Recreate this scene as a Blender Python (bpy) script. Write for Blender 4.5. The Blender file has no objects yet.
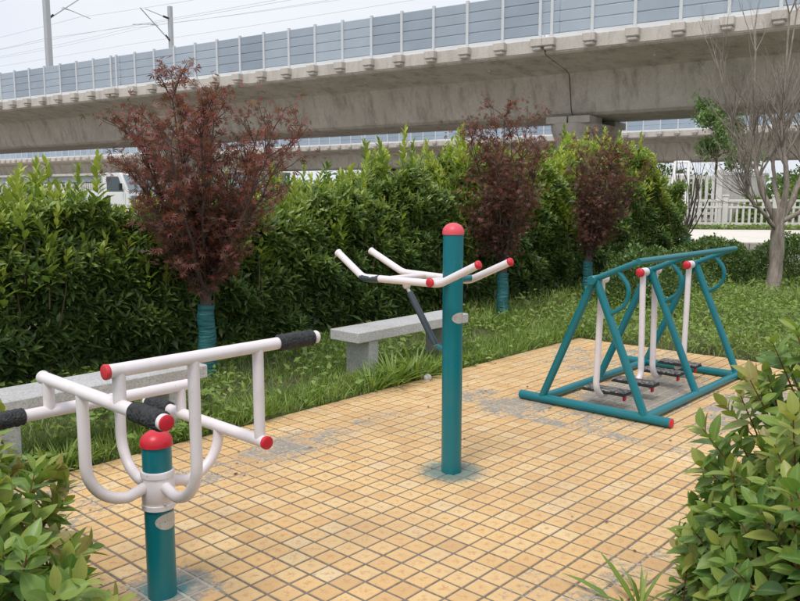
import bpy, math, random
import numpy as np
from mathutils import Vector, Matrix

R = math.radians
rng = np.random.default_rng(7)
random.seed(7)
scene = bpy.context.scene
COL = scene.collection

# ------------------------------------------------------------------ camera
cam_d = bpy.data.cameras.new('camera')
cam_d.sensor_width = 36.0
cam_d.lens = 36.0 * 790.0 / 800.0
cam_d.clip_start = 0.05
cam_d.clip_end = 6000
cam = bpy.data.objects.new('camera', cam_d)
COL.objects.link(cam)
CAM = Vector((0, 0, 1.55))
cam.location = CAM
cam.rotation_euler = (R(90 - 7.56), 0, 0)
scene.camera = cam

# ------------------------------------------------------------------ sky and sun (bright overcast)
SUN_EL, SUN_AZ = R(62), R(205)          # azimuth measured clockwise from +Y
world = bpy.data.worlds.new('World')
scene.world = world
world.use_nodes = True
wt = world.node_tree
wt.nodes.clear()
w_out = wt.nodes.new('ShaderNodeOutputWorld')
w_bg = wt.nodes.new('ShaderNodeBackground')
w_sky = wt.nodes.new('ShaderNodeTexSky')
w_sky.sky_type = 'NISHITA'
w_sky.sun_disc = False
w_sky.sun_elevation = SUN_EL
w_sky.sun_rotation = SUN_AZ
w_sky.dust_density = 4.0
w_sky.air_density = 1.0
w_tc = wt.nodes.new('ShaderNodeTexCoord')
w_map = wt.nodes.new('ShaderNodeMapping')
w_map.inputs['Scale'].default_value = (1.0, 1.0, 2.6)
w_noise = wt.nodes.new('ShaderNodeTexNoise')
w_noise.inputs['Scale'].default_value = 1.7
w_noise.inputs['Detail'].default_value = 6
w_noise.inputs['Roughness'].default_value = 0.55
w_ramp = wt.nodes.new('ShaderNodeValToRGB')
w_ramp.color_ramp.elements[0].position = 0.3
w_ramp.color_ramp.elements[0].color = (6.1, 6.55, 7.35, 1)
w_ramp.color_ramp.elements[1].position = 0.7
w_ramp.color_ramp.elements[1].color = (7.3, 7.5, 7.9, 1)
w_mix = wt.nodes.new('ShaderNodeMix')
w_mix.data_type = 'RGBA'
w_mix.inputs['Factor'].default_value = 0.9
w_bg.inputs['Strength'].default_value = 0.1
L = wt.links
L.new(w_tc.outputs['Generated'], w_map.inputs['Vector'])
L.new(w_map.outputs['Vector'], w_noise.inputs['Vector'])
L.new(w_noise.outputs['Fac'], w_ramp.inputs['Fac'])
L.new(w_sky.outputs['Color'], w_mix.inputs[6])
L.new(w_ramp.outputs['Color'], w_mix.inputs[7])
L.new(w_mix.outputs[2], w_bg.inputs['Color'])
L.new(w_bg.outputs['Background'], w_out.inputs['Surface'])

sun_d = bpy.data.lights.new('sun', 'SUN')
sun_d.energy = 1.5
sun_d.angle = R(18)
sun_d.color = (1.0, 0.96, 0.9)
sun = bpy.data.objects.new('sun', sun_d)
COL.objects.link(sun)
sdir = Vector((math.sin(SUN_AZ) * math.cos(SUN_EL), math.cos(SUN_AZ) * math.cos(SUN_EL), math.sin(SUN_EL)))
sun.rotation_euler = sdir.to_track_quat('Z', 'Y').to_euler()
sun.location = (0, 0, 30)

scene.view_settings.view_transform = 'Standard'
scene.view_settings.look = 'None'
scene.view_settings.exposure = 0.40
scene.view_settings.gamma = 1.0
scene.cycles.max_bounces = 6
scene.cycles.diffuse_bounces = 3
scene.cycles.glossy_bounces = 2
scene.cycles.transmission_bounces = 3

# ------------------------------------------------------------------ garden axes: A along the hedge (away right), B towards the right hand bed
A = Vector((0.6704, 0.7420, 0)).normalized()
B = Vector((0.7420, -0.6704, 0)).normalized()
UP = Vector((0, 0, 1))
def G(a, b, z=0.0):
    return A * a + B * b + UP * z

# ------------------------------------------------------------------ tagging helpers
def tag(o, label=None, cat=None, group=None, kind=None):
    if label: o['label'] = label
    if cat: o['category'] = cat
    if group: o['group'] = group
    if kind: o['kind'] = kind
    return o
def empty(name, loc=(0, 0, 0), label=None, cat=None, group=None):
    o = bpy.data.objects.new(name, None)
    o.empty_display_size = 0.1
    COL.objects.link(o)
    o.location = loc
    return tag(o, label, cat, group)
def link(name, me, mat=None, parent=None, loc=None):
    o = bpy.data.objects.new(name, me)
    COL.objects.link(o)
    if mat is not None and not me.materials:
        me.materials.append(mat)
    if parent is not None:
        o.parent = parent
        o.matrix_parent_inverse = Matrix.Translation(-Vector(parent.location))
    if loc is not None:
        o.location = loc
    return o

class MB:
    """collects shapes for one mesh"""
    def __init__(s): s.v = []; s.f = []
    def add(s, v, f):
        n = len(s.v); s.v += [tuple(p) for p in v]; s.f += [tuple(i + n for i in q) for q in f]
        return s
    def tube(s, pts, r, n=14, cap=True, bev=0.0):
        pts = [Vector(p) for p in pts]
        m = len(pts)
        rs = list(r) if hasattr(r, '__len__') else [r] * m
        if cap and bev > 0:
            d0 = (pts[0] - pts[1]).normalized(); d1 = (pts[-1] - pts[-2]).normalized()
            pts = [pts[0]] + [pts[0] - d0 * bev] + pts[1:-1] + [pts[-1] - d1 * bev] + [pts[-1]]
            rs = [rs[0] - bev, rs[0]] + rs[1:-1] + [rs[-1], rs[-1] - bev]
            m = len(pts)
        t0 = (pts[1] - pts[0]).normalized()
        ref = UP if abs(t0.z) < 0.9 else Vector((1, 0, 0))
        nx = t0.cross(ref).normalized()
        v = []
        for i in range(m):
            if i == 0: t = t0
            elif i == m - 1: t = (pts[i] - pts[i - 1]).normalized()
            else: t = ((pts[i + 1] - pts[i]).normalized() + (pts[i] - pts[i - 1]).normalized()).normalized()
            nx = (nx - t * nx.dot(t)).normalized()
            ny = t.cross(nx)
            for k in range(n):
                a = 2 * math.pi * k / n
                v.append(pts[i] + (nx * math.cos(a) + ny * math.sin(a)) * rs[i])
        f = []
        for i in range(m - 1):
            for k in range(n):
                k2 = (k + 1) % n
                f.append((i * n + k, i * n + k2, (i + 1) * n + k2, (i + 1) * n + k))
        if cap:
            f.append(tuple(range(n - 1, -1, -1)))
            f.append(tuple((m - 1) * n + k for k in range(n)))
        return s.add(v, f)
    def lathe(s, prof, base, axis=UP, n=28):
        axis = Vector(axis).normalized(); base = Vector(base)
        ref = Vector((1, 0, 0)) if abs(axis.x) < 0.9 else UP
        nx = axis.cross(ref).normalized(); ny = axis.cross(nx)
        v = []; f = []
        for r, h in prof:
            for k in range(n):
                a = 2 * math.pi * k / n
                v.append(base + axis * h + (nx * math.cos(a) + ny * math.sin(a)) * max(r, 1e-5))
        for i in range(len(prof) - 1):
            for k in range(n):
                k2 = (k + 1) % n
                f.append((i * n + k, i * n + k2, (i + 1) * n + k2, (i + 1) * n + k))
        f.append(tuple(range(n - 1, -1, -1)))
        f.append(tuple((len(prof) - 1) * n + k for k in range(n)))
        return s.add(v, f)
    def box(s, c, size, ax=Vector((1, 0, 0)), ay=None, bev=0.0, az=None):
        c = Vector(c); ax = Vector(ax).normalized()
        az = UP if az is None else Vector(az).normalized()
        ay = az.cross(ax).normalized() if ay is None else Vector(ay).normalized()
        hx, hy, hz = size[0] / 2, size[1] / 2, size[2] / 2
        def P(x, y, z): return c + ax * x + ay * y + az * z
        if bev <= 0:
            v = [P(x, y, z) for z in (-hz, hz) for y in (-hy, hy) for x in (-hx, hx)]
            return s.add(v, [(0, 2, 3, 1), (4, 5, 7, 6), (0, 1, 5, 4), (2, 6, 7, 3), (0, 4, 6, 2), (1, 3, 7, 5)])
        b = min(bev, hx * .9, hy * .9, hz * .9)
        v = []; idx = {}
        for sx in (-1, 1):
            for sy in (-1, 1):
                for sz in (-1, 1):
                    for k in range(3):
                        q = [sx * hx, sy * hy, sz * hz]
                        for j in range(3):
                            if j != k: q[j] -= (sx, sy, sz)[j] * b
                        idx[(sx, sy, sz, k)] = len(v); v.append(P(*q))
        f = []
        S = (-1, 1)
        for k in range(3):
            o = [j for j in range(3) if j != k]
            for sg in S:
                loop = []
                for (p, q) in ((-1, -1), (1, -1), (1, 1), (-1, 1)):
                    t = [0, 0, 0]; t[k] = sg; t[o[0]] = p; t[o[1]] = q
                    loop.append(idx[(*t, k)])
                f.append(tuple(loop))
        for k in range(3):           # edges along axis k
            o = [j for j in range(3) if j != k]
            for p in S:
                for q in S:
                    t0 = [0, 0, 0]; t0[o[0]] = p; t0[o[1]] = q
                    ta = list(t0); ta[k] = -1; tb = list(t0); tb[k] = 1
                    f.append((idx[(*ta, o[0])], idx[(*tb, o[0])], idx[(*tb, o[1])], idx[(*ta, o[1])]))
        for sx in S:
            for sy in S:
                for sz in S:
                    f.append(tuple(idx[(sx, sy, sz, k)] for k in range(3)))
        return s.add(v, f)
    def mesh(s, name, mat=None, angle=35, fix=True):
        me = bpy.data.meshes.new(name)
        me.from_pydata(s.v, [], s.f)
        if fix:
            import bmesh
            bm = bmesh.new(); bm.from_mesh(me)
            bmesh.ops.recalc_face_normals(bm, faces=bm.faces)
            bm.to_mesh(me); bm.free()
        if angle:
            me.shade_smooth()
            me.set_sharp_from_angle(angle=R(angle))
        if mat is not None: me.materials.append(mat)
        me.update()
        return me
    def build(s, name, mat, parent=None, angle=35, loc=None):
        return link(name, s.mesh(name, mat, angle), None, parent, loc)

def bezier_path(pts, rad, seg=7):
    """polyline with rounded corners of the given radius"""
    pts = [Vector(p) for p in pts]
    out = [pts[0]]
    for i in range(1, len(pts) - 1):
        p, q, r = pts[i - 1], pts[i], pts[i + 1]
        d1 = (p - q); d2 = (r - q)
        c = min(rad, d1.length * .49, d2.length * .49)
        a = q + d1.normalized() * c; b = q + d2.normalized() * c
        for k in range(seg + 1):
            t = k / seg
            out.append(a * (1 - t) ** 2 + q * 2 * t * (1 - t) + b * t ** 2)
    out.append(pts[-1])
    return out

# ------------------------------------------------------------------ materials
MATS = {}
def new_mat(name):
    m = bpy.data.materials.new(name); m.use_nodes = True
    nt = m.node_tree; nt.nodes.clear()
    out = nt.nodes.new('ShaderNodeOutputMaterial')
    p = nt.nodes.new('ShaderNodeBsdfPrincipled')
    nt.links.new(p.outputs[0], out.inputs[0])
    MATS[name] = m
    return m, nt, p, out
def node(nt, typ, **kw):
    n = nt.nodes.new(typ)
    for k, v in kw.items():
        if k in n.inputs: n.inputs[k].default_value = v
        else: setattr(n, k, v)
    return n
def ramp(nt, stops):
    n = nt.nodes.new('ShaderNodeValToRGB')
    cr = n.color_ramp
    while len(cr.elements) < len(stops): cr.elements.new(0.5)
    for e, (p, c) in zip(cr.elements, stops):
        e.position = p
        e.color = (*c, 1) if hasattr(c, '__len__') else (c, c, c, 1)
    return n
def mixc(nt, fac, a, b, mode='MIX'):
    n = nt.nodes.new('ShaderNodeMix'); n.data_type = 'RGBA'; n.blend_type = mode
    for sock, val in ((0, fac), (6, a), (7, b)):
        if hasattr(val, 'is_output') or isinstance(val, bpy.types.NodeSocket): nt.links.new(val, n.inputs[sock])
        elif sock == 0: n.inputs[0].default_value = val
        else: n.inputs[sock].default_value = (*val, 1)
    return n.outputs[2]
def math_n(nt, op, a, b=None, c=None, clamp=False):
    n = nt.nodes.new('ShaderNodeMath'); n.operation = op; n.use_clamp = clamp
    for i, val in enumerate((a, b, c)):
        if val is None: continue
        if isinstance(val, bpy.types.NodeSocket): nt.links.new(val, n.inputs[i])
        else: n.inputs[i].default_value = val
    return n.outputs[0]
def world_pos(nt):
    return nt.nodes.new('ShaderNodeNewGeometry').outputs['Position']
def bump(nt, p, height, strength, dist=0.01):
    b = node(nt, 'ShaderNodeBump', Strength=strength, Distance=dist)
    nt.links.new(height, b.inputs['Height']); nt.links.new(b.outputs[0], p.inputs['Normal'])

def paint(name, c, rough=0.35, dirt=0.12, dirtc=(0.25, 0.22, 0.18), scale=9.0, coat=0.0, chips=0.0):
    m, nt, p, o = new_mat(name)
    pos = world_pos(nt)
    n1 = node(nt, 'ShaderNodeTexNoise', Scale=scale, Detail=6.0, Roughness=0.65)
    n2 = node(nt, 'ShaderNodeTexNoise', Scale=scale * 14, Detail=3.0)
    nt.links.new(pos, n1.inputs['Vector']); nt.links.new(pos, n2.inputs['Vector'])
    r1 = ramp(nt, [(0.52, 0.0), (0.72, 1.0)]); nt.links.new(n1.outputs['Fac'], r1.inputs[0])
    f = math_n(nt, 'MULTIPLY', r1.outputs[0], dirt)
    col = mixc(nt, f, c, dirtc)
    n3 = node(nt, 'ShaderNodeTexNoise', Scale=scale * 5, Detail=4.0, Roughness=0.7); nt.links.new(pos, n3.inputs['Vector'])
    r3 = ramp(nt, [(0.685, 0.0), (0.70, chips)]); nt.links.new(n3.outputs['Fac'], r3.inputs[0])
    col = mixc(nt, r3.outputs[0], col, (0.17, 0.085, 0.05))
    nt.links.new(col, p.inputs['Base Color'])
    rr = math_n(nt, 'MULTIPLY_ADD', n1.outputs['Fac'], 0.25, rough - 0.12)
    nt.links.new(rr, p.inputs['Roughness'])
    p.inputs['Coat Weight'].default_value = coat
    bump(nt, p, n2.outputs['Fac'], 0.08, 0.002)
    return m
paint('teal', (0.004, 0.165, 0.20), 0.30, 0.35, (0.05, 0.17, 0.18), chips=.55)
paint('white_paint', (0.80, 0.735, 0.75), 0.36, 0.35, (0.52, 0.44, 0.41), chips=.5)
paint('red_plastic', (0.60, 0.018, 0.035), 0.38, 0.15, (0.62, 0.16, 0.15))
paint('pink_plastic', (0.74, 0.085, 0.115), 0.42, 0.15, (0.74, 0.25, 0.25))
paint('dark_metal', (0.045, 0.065, 0.08), 0.3, 0.2, (0.12, 0.11, 0.1))
paint('white_car', (0.80, 0.80, 0.79), 0.3, 0.1, (0.5, 0.47, 0.42), 3.0, 0.3)
paint('galvanised', (0.46, 0.48, 0.49), 0.5, 0.3, (0.35, 0.34, 0.33), 1.2)
paint('barrier_post', (0.62, 0.64, 0.66), 0.5, 0.2, (0.4, 0.4, 0.4), 1.2)
paint('white_strip', (0.72, 0.74, 0.75), 0.6, 0.3, (0.45, 0.43, 0.40), 0.8)
paint('rubber', (0.015, 0.015, 0.016), 0.7, 0.2, (0.1, 0.09, 0.08))
paint('badge', (0.50, 0.49, 0.45), 0.45, 0.8, (0.26, 0.22, 0.18), 55.0)
paint('black_trim', (0.02, 0.02, 0.022), 0.5, 0.1)

m, nt, p, o = new_mat('glass_dark')
p.inputs['Base Color'].default_value = (0.06, 0.085, 0.10, 1); p.inputs['Roughness'].default_value = 0.08
m, nt, p, o = new_mat('windscreen')
p.inputs['Base Color'].default_value = (0.22, 0.27, 0.30, 1); p.inputs['Roughness'].default_value = 0.12

# grip foam
m, nt, p, o = new_mat('grip_foam')
vo = node(nt, 'ShaderNodeTexVoronoi', Scale=95.0); nt.links.new(world_pos(nt), vo.inputs['Vector'])
no = node(nt, 'ShaderNodeTexNoise', Scale=40.0, Detail=4.0); nt.links.new(world_pos(nt), no.inputs['Vector'])
rc = ramp(nt, [(0.3, (0.016, 0.017, 0.019)), (0.8, (0.045, 0.047, 0.05))]); nt.links.new(no.outputs['Fac'], rc.inputs[0])
nt.links.new(rc.outputs[0], p.inputs['Base Color']); p.inputs['Roughness'].default_value = 0.75
bump(nt, p, vo.outputs['Distance'], 0.9, 0.006)

# granite
m, nt, p, o = new_mat('granite')
v1 = node(nt, 'ShaderNodeTexVoronoi', Scale=190.0); n1 = node(nt, 'ShaderNodeTexNoise', Scale=70.0, Detail=5.0, Roughness=0.8); n2 = node(nt, 'ShaderNodeTexNoise', Scale=3.0, Detail=4.0)
for q in (v1, n1, n2): nt.links.new(world_pos(nt), q.inputs['Vector'])
r1 = ramp(nt, [(0.3, (0.20, 0.20, 0.20)), (0.5, (0.46, 0.455, 0.45)), (0.75, (0.62, 0.61, 0.60))]); nt.links.new(n1.outputs['Fac'], r1.inputs[0])
c = mixc(nt, 0.35, r1.outputs[0], v1.outputs['Color'], 'SOFT_LIGHT')
bwn = nt.nodes.new('ShaderNodeHueSaturation'); bwn.inputs['Saturation'].default_value = 0.15; nt.links.new(c, bwn.inputs['Color'])
r2 = ramp(nt, [(0.45, 0.0), (0.75, 0.5)]); nt.links.new(n2.outputs['Fac'], r2.inputs[0])
c = mixc(nt, r2.outputs[0], bwn.outputs[0], (0.33, 0.31, 0.27))
nt.links.new(c, p.inputs['Base Color']); p.inputs['Roughness'].default_value = 0.75
bump(nt, p, n1.outputs['Fac'], 0.15, 0.003)

def concrete(name, c0, c1, stain=(0.16, 0.135, 0.11), sc=0.5, streak=True, fine=14.0, amount=0.55):
    m, nt, p, o = new_mat(name)
    pos = world_pos(nt)
    mp = node(nt, 'ShaderNodeMapping'); nt.links.new(pos, mp.inputs[0])
    mp.inputs['Scale'].default_value = (1.0, 1.0, 0.22 if streak else 1.0)
    n1 = node(nt, 'ShaderNodeTexNoise', Scale=sc, Detail=8.0, Roughness=0.7)
    n2 = node(nt, 'ShaderNodeTexNoise', Scale=sc * 3.2, Detail=8.0, Roughness=0.72)
    n3 = node(nt, 'ShaderNodeTexNoise', Scale=fine, Detail=5.0, Roughness=0.7)
    nt.links.new(pos, n1.inputs['Vector']); nt.links.new(mp.outputs[0], n2.inputs['Vector']); nt.links.new(pos, n3.inputs['Vector'])
    r1 = ramp(nt, [(0.3, c0), (0.7, c1)]); nt.links.new(n1.outputs['Fac'], r1.inputs[0])
    r2 = ramp(nt, [(0.48, 0.0), (0.72, amount)]); nt.links.new(n2.outputs['Fac'], r2.inputs[0])
    c = mixc(nt, r2.outputs[0], r1.outputs[0], stain)
    r3 = ramp(nt, [(0.2, 0.82), (0.8, 1.12)]); nt.links.new(n3.outputs['Fac'], r3.inputs[0])
    c = mixc(nt, 1.0, c, r3.outputs[0], 'MULTIPLY')
    nt.links.new(c, p.inputs['Base Color']); p.inputs['Roughness'].default_value = 0.88
    bump(nt, p, n3.outputs['Fac'], 0.25, 0.02)
    return m
concrete('viaduct_concrete', (0.45, 0.405, 0.345), (0.60, 0.555, 0.49), (0.22, 0.19, 0.155), 0.42, True, 9.0, 0.8)
concrete('edge_concrete', (0.52, 0.48, 0.43), (0.64, 0.60, 0.55), (0.30, 0.26, 0.22))
concrete('pier_concrete', (0.44, 0.40, 0.35), (0.55, 0.51, 0.46))
concrete('fence_concrete', (0.64, 0.62, 0.58), (0.74, 0.72, 0.68), (0.40, 0.37, 0.33), 1.2)
concrete('road_concrete', (0.70, 0.65, 0.58), (0.80, 0.75, 0.68), (0.55, 0.51, 0.45), 0.35, False, 9.0, 0.4)
concrete('yard_gravel', (0.22, 0.20, 0.17), (0.32, 0.29, 0.25), (0.15, 0.14, 0.11), 0.4, False, 8.0, 0.5)
concrete('kerb_stone', (0.40, 0.37, 0.33), (0.52, 0.48, 0.42), (0.24, 0.22, 0.19), 1.2)
concrete('far_wall', (0.40, 0.44, 0.48), (0.48, 0.52, 0.55), (0.3, 0.32, 0.34), 0.3)
concrete('base_cement', (0.30, 0.31, 0.28), (0.46, 0.45, 0.41), (0.16, 0.26, 0.25), 7.0, False, 60.0)

# noise barrier sheet
def barrier(name, c0, c1):
    m, nt, p, o = new_mat(name)
    oi = nt.nodes.new('ShaderNodeObjectInfo')
    n1 = node(nt, 'ShaderNodeTexNoise', Scale=0.8, Detail=6.0); nt.links.new(world_pos(nt), n1.inputs['Vector'])
    f = math_n(nt, 'ADD', math_n(nt, 'MULTIPLY', oi.outputs['Random'], 0.6), math_n(nt, 'MULTIPLY', n1.outputs['Fac'], 0.4))
    r1 = ramp(nt, [(0.2, c0), (0.85, c1)]); nt.links.new(f, r1.inputs[0])
    nt.links.new(r1.outputs[0], p.inputs['Base Color']); p.inputs['Roughness'].default_value = 0.5
barrier('barrier_panel', (0.275, 0.33, 0.395), (0.42, 0.485, 0.56))
barrier('far_panel', (0.30, 0.37, 0.45), (0.40, 0.48, 0.56))

# leaves: colour by "tint" (leaf age, partly painted light from above), thin and slightly translucent
def leaf_mat(name, stops, rough=0.42, transl=0.22, tboost=1.6, spec=0.5):
    m, nt, p, o = new_mat(name)
    at = node(nt, 'ShaderNodeAttribute', attribute_name='tint')
    n1 = node(nt, 'ShaderNodeTexNoise', Scale=30.0, Detail=3.0); nt.links.new(world_pos(nt), n1.inputs['Vector'])
    f = math_n(nt, 'ADD', at.outputs['Fac'], math_n(nt, 'MULTIPLY_ADD', n1.outputs['Fac'], 0.16, -0.08))
    r1 = ramp(nt, stops); nt.links.new(f, r1.inputs[0])
    rb = node(nt, 'ShaderNodeAttribute', attribute_name='rib')
    rp = ramp(nt, [(0.80, 0.0), (0.97, 0.45)]); nt.links.new(rb.outputs['Fac'], rp.inputs[0])
    cc = mixc(nt, rp.outputs[0], r1.outputs[0], (0.36, 0.42, 0.16))
    n8 = node(nt, 'ShaderNodeTexNoise', Scale=190.0, Detail=3.0); nt.links.new(world_pos(nt), n8.inputs['Vector'])
    r8 = ramp(nt, [(0.66, 0.0), (0.72, 0.55)]); nt.links.new(n8.outputs['Fac'], r8.inputs[0])
    cc = mixc(nt, r8.outputs[0], cc, (0.20, 0.14, 0.06))
    nt.links.new(cc, p.inputs['Base Color'])
    rgh = math_n(nt, 'MULTIPLY_ADD', n1.outputs['Fac'], 0.3, rough - 0.15); nt.links.new(rgh, p.inputs['Roughness'])
    bump(nt, p, n8.outputs['Fac'], 0.12, 0.002)
    p.inputs['Specular IOR Level'].default_value = spec
    tr = nt.nodes.new('ShaderNodeBsdfTranslucent')
    c2 = mixc(nt, 1.0, r1.outputs[0], (tboost, tboost * 1.05, tboost * 0.55), 'MULTIPLY')
    nt.links.new(c2, tr.inputs[0])
    mx = nt.nodes.new('ShaderNodeMixShader'); mx.inputs[0].default_value = transl
    nt.links.new(p.outputs[0], mx.inputs[1]); nt.links.new(tr.outputs[0], mx.inputs[2]); nt.links.new(mx.outputs[0], o.inputs[0])
    return m
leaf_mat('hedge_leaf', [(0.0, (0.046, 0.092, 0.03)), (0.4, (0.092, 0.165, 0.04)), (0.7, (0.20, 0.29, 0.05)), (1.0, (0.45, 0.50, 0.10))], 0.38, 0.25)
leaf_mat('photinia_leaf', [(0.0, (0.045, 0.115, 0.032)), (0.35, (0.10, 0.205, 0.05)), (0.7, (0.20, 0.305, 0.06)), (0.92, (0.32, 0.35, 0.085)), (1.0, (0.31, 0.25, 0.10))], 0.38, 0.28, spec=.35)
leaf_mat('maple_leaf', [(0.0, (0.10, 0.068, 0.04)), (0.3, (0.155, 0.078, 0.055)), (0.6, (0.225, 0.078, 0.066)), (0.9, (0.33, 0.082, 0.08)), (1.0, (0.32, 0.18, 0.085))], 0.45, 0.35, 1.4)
leaf_mat('lawn_blade', [(0.0, (0.10, 0.185, 0.035)), (0.5, (0.20, 0.31, 0.06)), (0.85, (0.32, 0.40, 0.10)), (1.0, (0.46, 0.40, 0.19))], 0.5, 0.3, 1.4)
leaf_mat('weed_leaf', [(0.0, (0.11, 0.19, 0.035)), (0.6, (0.22, 0.33, 0.065)), (1.0, (0.38, 0.46, 0.13))], 0.45, 0.3, 1.4)
leaf_mat('box_leaf', [(0.0, (0.04, 0.085, 0.024)), (0.6, (0.11, 0.20, 0.045)), (1.0, (0.24, 0.34, 0.08))], 0.45, 0.2)
leaf_mat('tree_leaf', [(0.0, (0.12, 0.21, 0.08)), (0.6, (0.22, 0.34, 0.13)), (1.0, (0.34, 0.45, 0.18))], 0.5, 0.35)

def bark(name, c0, c1, sc=18.0):
    m, nt, p, o = new_mat(name)
    mp = node(nt, 'ShaderNodeMapping'); nt.links.new(world_pos(nt), mp.inputs[0]); mp.inputs['Scale'].default_value = (1, 1, 0.25)
    n1 = node(nt, 'ShaderNodeTexNoise', Scale=sc, Detail=8.0, Roughness=0.7); nt.links.new(mp.outputs[0], n1.inputs['Vector'])
    r1 = ramp(nt, [(0.3, c0), (0.7, c1)]); nt.links.new(n1.outputs['Fac'], r1.inputs[0])
    nt.links.new(r1.outputs[0], p.inputs['Base Color']); p.inputs['Roughness'].default_value = 0.9
    bump(nt, p, n1.outputs['Fac'], 0.6, 0.02)
bark('maple_bark', (0.05, 0.035, 0.03), (0.12, 0.09, 0.08))
bark('hedge_stem', (0.05, 0.04, 0.02), (0.13, 0.10, 0.05))
bark('bare_bark', (0.16, 0.13, 0.105), (0.42, 0.36, 0.31), 22.0)
bark('red_stem', (0.16, 0.05, 0.03), (0.28, 0.10, 0.06))

# wrap on the young trunks
m, nt, p, o = new_mat('trunk_wrap')
wv = node(nt, 'ShaderNodeTexNoise', Scale=22.0, Detail=5.0)
mp = node(nt, 'ShaderNodeMapping'); nt.links.new(world_pos(nt), mp.inputs[0]); mp.inputs['Scale'].default_value = (0.35, 0.35, 2.0)
nt.links.new(mp.outputs[0], wv.inputs['Vector'])
r1 = ramp(nt, [(0.3, (0.01, 0.085, 0.095)), (0.7, (0.03, 0.18, 0.19))]); nt.links.new(wv.outputs['Fac'], r1.inputs[0])
nt.links.new(r1.outputs[0], p.inputs['Base Color']); p.inputs['Roughness'].default_value = 0.55
bump(nt, p, wv.outputs['Fac'], 0.8, 0.02)

# pedal plate (worn tread)
m, nt, p, o = new_mat('pedal_plate')
vo = node(nt, 'ShaderNodeTexVoronoi', Scale=45.0); nt.links.new(world_pos(nt), vo.inputs['Vector'])
r1 = ramp(nt, [(0.25, (0.30, 0.285, 0.26)), (0.6, (0.06, 0.058, 0.055))]); nt.links.new(vo.outputs['Distance'], r1.inputs[0])
nt.links.new(r1.outputs[0], p.inputs['Base Color']); p.inputs['Roughness'].default_value = 0.6
bump(nt, p, vo.outputs['Distance'], 0.5, 0.006)

# tiles: ochre glaze with spots, worn to grey where feet drag and where the glaze has come off
def wear_mask(nt, pos, extra=None):
    """stains with a shape of their own: (a, b, half length a, half length b)"""
    sa = nt.nodes.new('ShaderNodeVectorMath'); sa.operation = 'DOT_PRODUCT'; nt.links.new(pos, sa.inputs[0]); sa.inputs[1].default_value = A
    sb = nt.nodes.new('ShaderNodeVectorMath'); sb.operation = 'DOT_PRODUCT'; nt.links.new(pos, sb.inputs[0]); sb.inputs[1].default_value = B
    a, b = sa.outputs['Value'], sb.outputs['Value']
    n1 = node(nt, 'ShaderNodeTexNoise', Scale=4.5, Detail=8.0, Roughness=0.75); nt.links.new(pos, n1.inputs['Vector'])
    n2 = node(nt, 'ShaderNodeTexNoise', Scale=38.0, Detail=3.0, Roughness=0.7); nt.links.new(pos, n2.inputs['Vector'])
    tot = None
    for (ca, cb, la, lb, w) in ((3.02, -3.72, 0.36, 0.20, 1.0), (3.5, -3.72, 0.6, 0.10, .72), (2.45, -3.66, 0.35, 0.22, .62),
                                (4.84, -3.22, 0.30, 0.28, 1.0), (4.65, -2.65, 0.12, 0.75, .78), (4.9, -3.62, 0.2, 0.2, .7),
                                (5.75, -2.66, 0.85, 0.36, 1.35), (1.60, -2.68, 0.16, 0.16, 1.5), (6.0, -1.9, 0.9, 0.25, .95),
                                (2.6, -1.4, 0.6, 0.25, .55), (1.6, -3.9, 0.3, 0.5, .6), (6.9, -3.5, 0.9, 0.6, .66)):
        da = math_n(nt, 'DIVIDE', math_n(nt, 'SUBTRACT', a, ca), la)
        db = math_n(nt, 'DIVIDE', math_n(nt, 'SUBTRACT', b, cb), lb)
        r = math_n(nt, 'SQRT', math_n(nt, 'ADD', math_n(nt, 'MULTIPLY', da, da), math_n(nt, 'MULTIPLY', db, db)))
        f = math_n(nt, 'MULTIPLY', math_n(nt, 'SUBTRACT', 1.6, r, clamp=False), w)
        f = math_n(nt, 'MAXIMUM', f, 0.0)
        f = math_n(nt, 'MINIMUM', f, w)
        tot = f if tot is None else math_n(nt, 'MAXIMUM', tot, f)
    s = math_n(nt, 'ADD', math_n(nt, 'MULTIPLY', tot, 0.95), math_n(nt, 'MULTIPLY_ADD', n1.outputs['Fac'], 2.2, -1.16))
    s = math_n(nt, 'ADD', s, math_n(nt, 'MULTIPLY_ADD', n2.outputs['Fac'], 2.2, -1.1))
    if extra is not None: s = math_n(nt, 'ADD', s, math_n(nt, 'MULTIPLY_ADD', extra, 0.45, -0.22))
    rr = ramp(nt, [(0.45, 0.0), (0.85, 1.0)]); nt.links.new(s, rr.inputs[0])
    return rr.outputs[0], a, b, n1, n2
SA_, SB_, OA_, OB_ = 0.1103, 0.1075, 20.507 * 0.1103, -21.846 * 0.1075
m, nt, p, o = new_mat('tile_glaze')
pos = world_pos(nt)
oi = nt.nodes.new('ShaderNodeObjectInfo')
at = node(nt, 'ShaderNodeAttribute', attribute_name='tint')
rnd = math_n(nt, 'FRACT', math_n(nt, 'ADD', math_n(nt, 'MULTIPLY', oi.outputs['Random'], 3.0), at.outputs['Fac']))
wear, ca_, cb_, n1, n2 = wear_mask(nt, pos, rnd)
rt = ramp(nt, [(0.0, (0.63, 0.395, 0.18)), (0.12, (0.71, 0.455, 0.20)), (0.5, (0.745, 0.50, 0.235)), (0.88, (0.76, 0.54, 0.27)), (1.0, (0.77, 0.585, 0.34))]); nt.links.new(rnd, rt.inputs[0])
n4 = node(nt, 'ShaderNodeTexNoise', Scale=30.0, Detail=5.0, Roughness=0.65); nt.links.new(pos, n4.inputs['Vector'])
r4 = ramp(nt, [(0.52, 0.0), (0.72, 0.62)]); nt.links.new(n4.outputs['Fac'], r4.inputs[0])
c = mixc(nt, r4.outputs[0], rt.outputs[0], (0.56, 0.29, 0.11))
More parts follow.
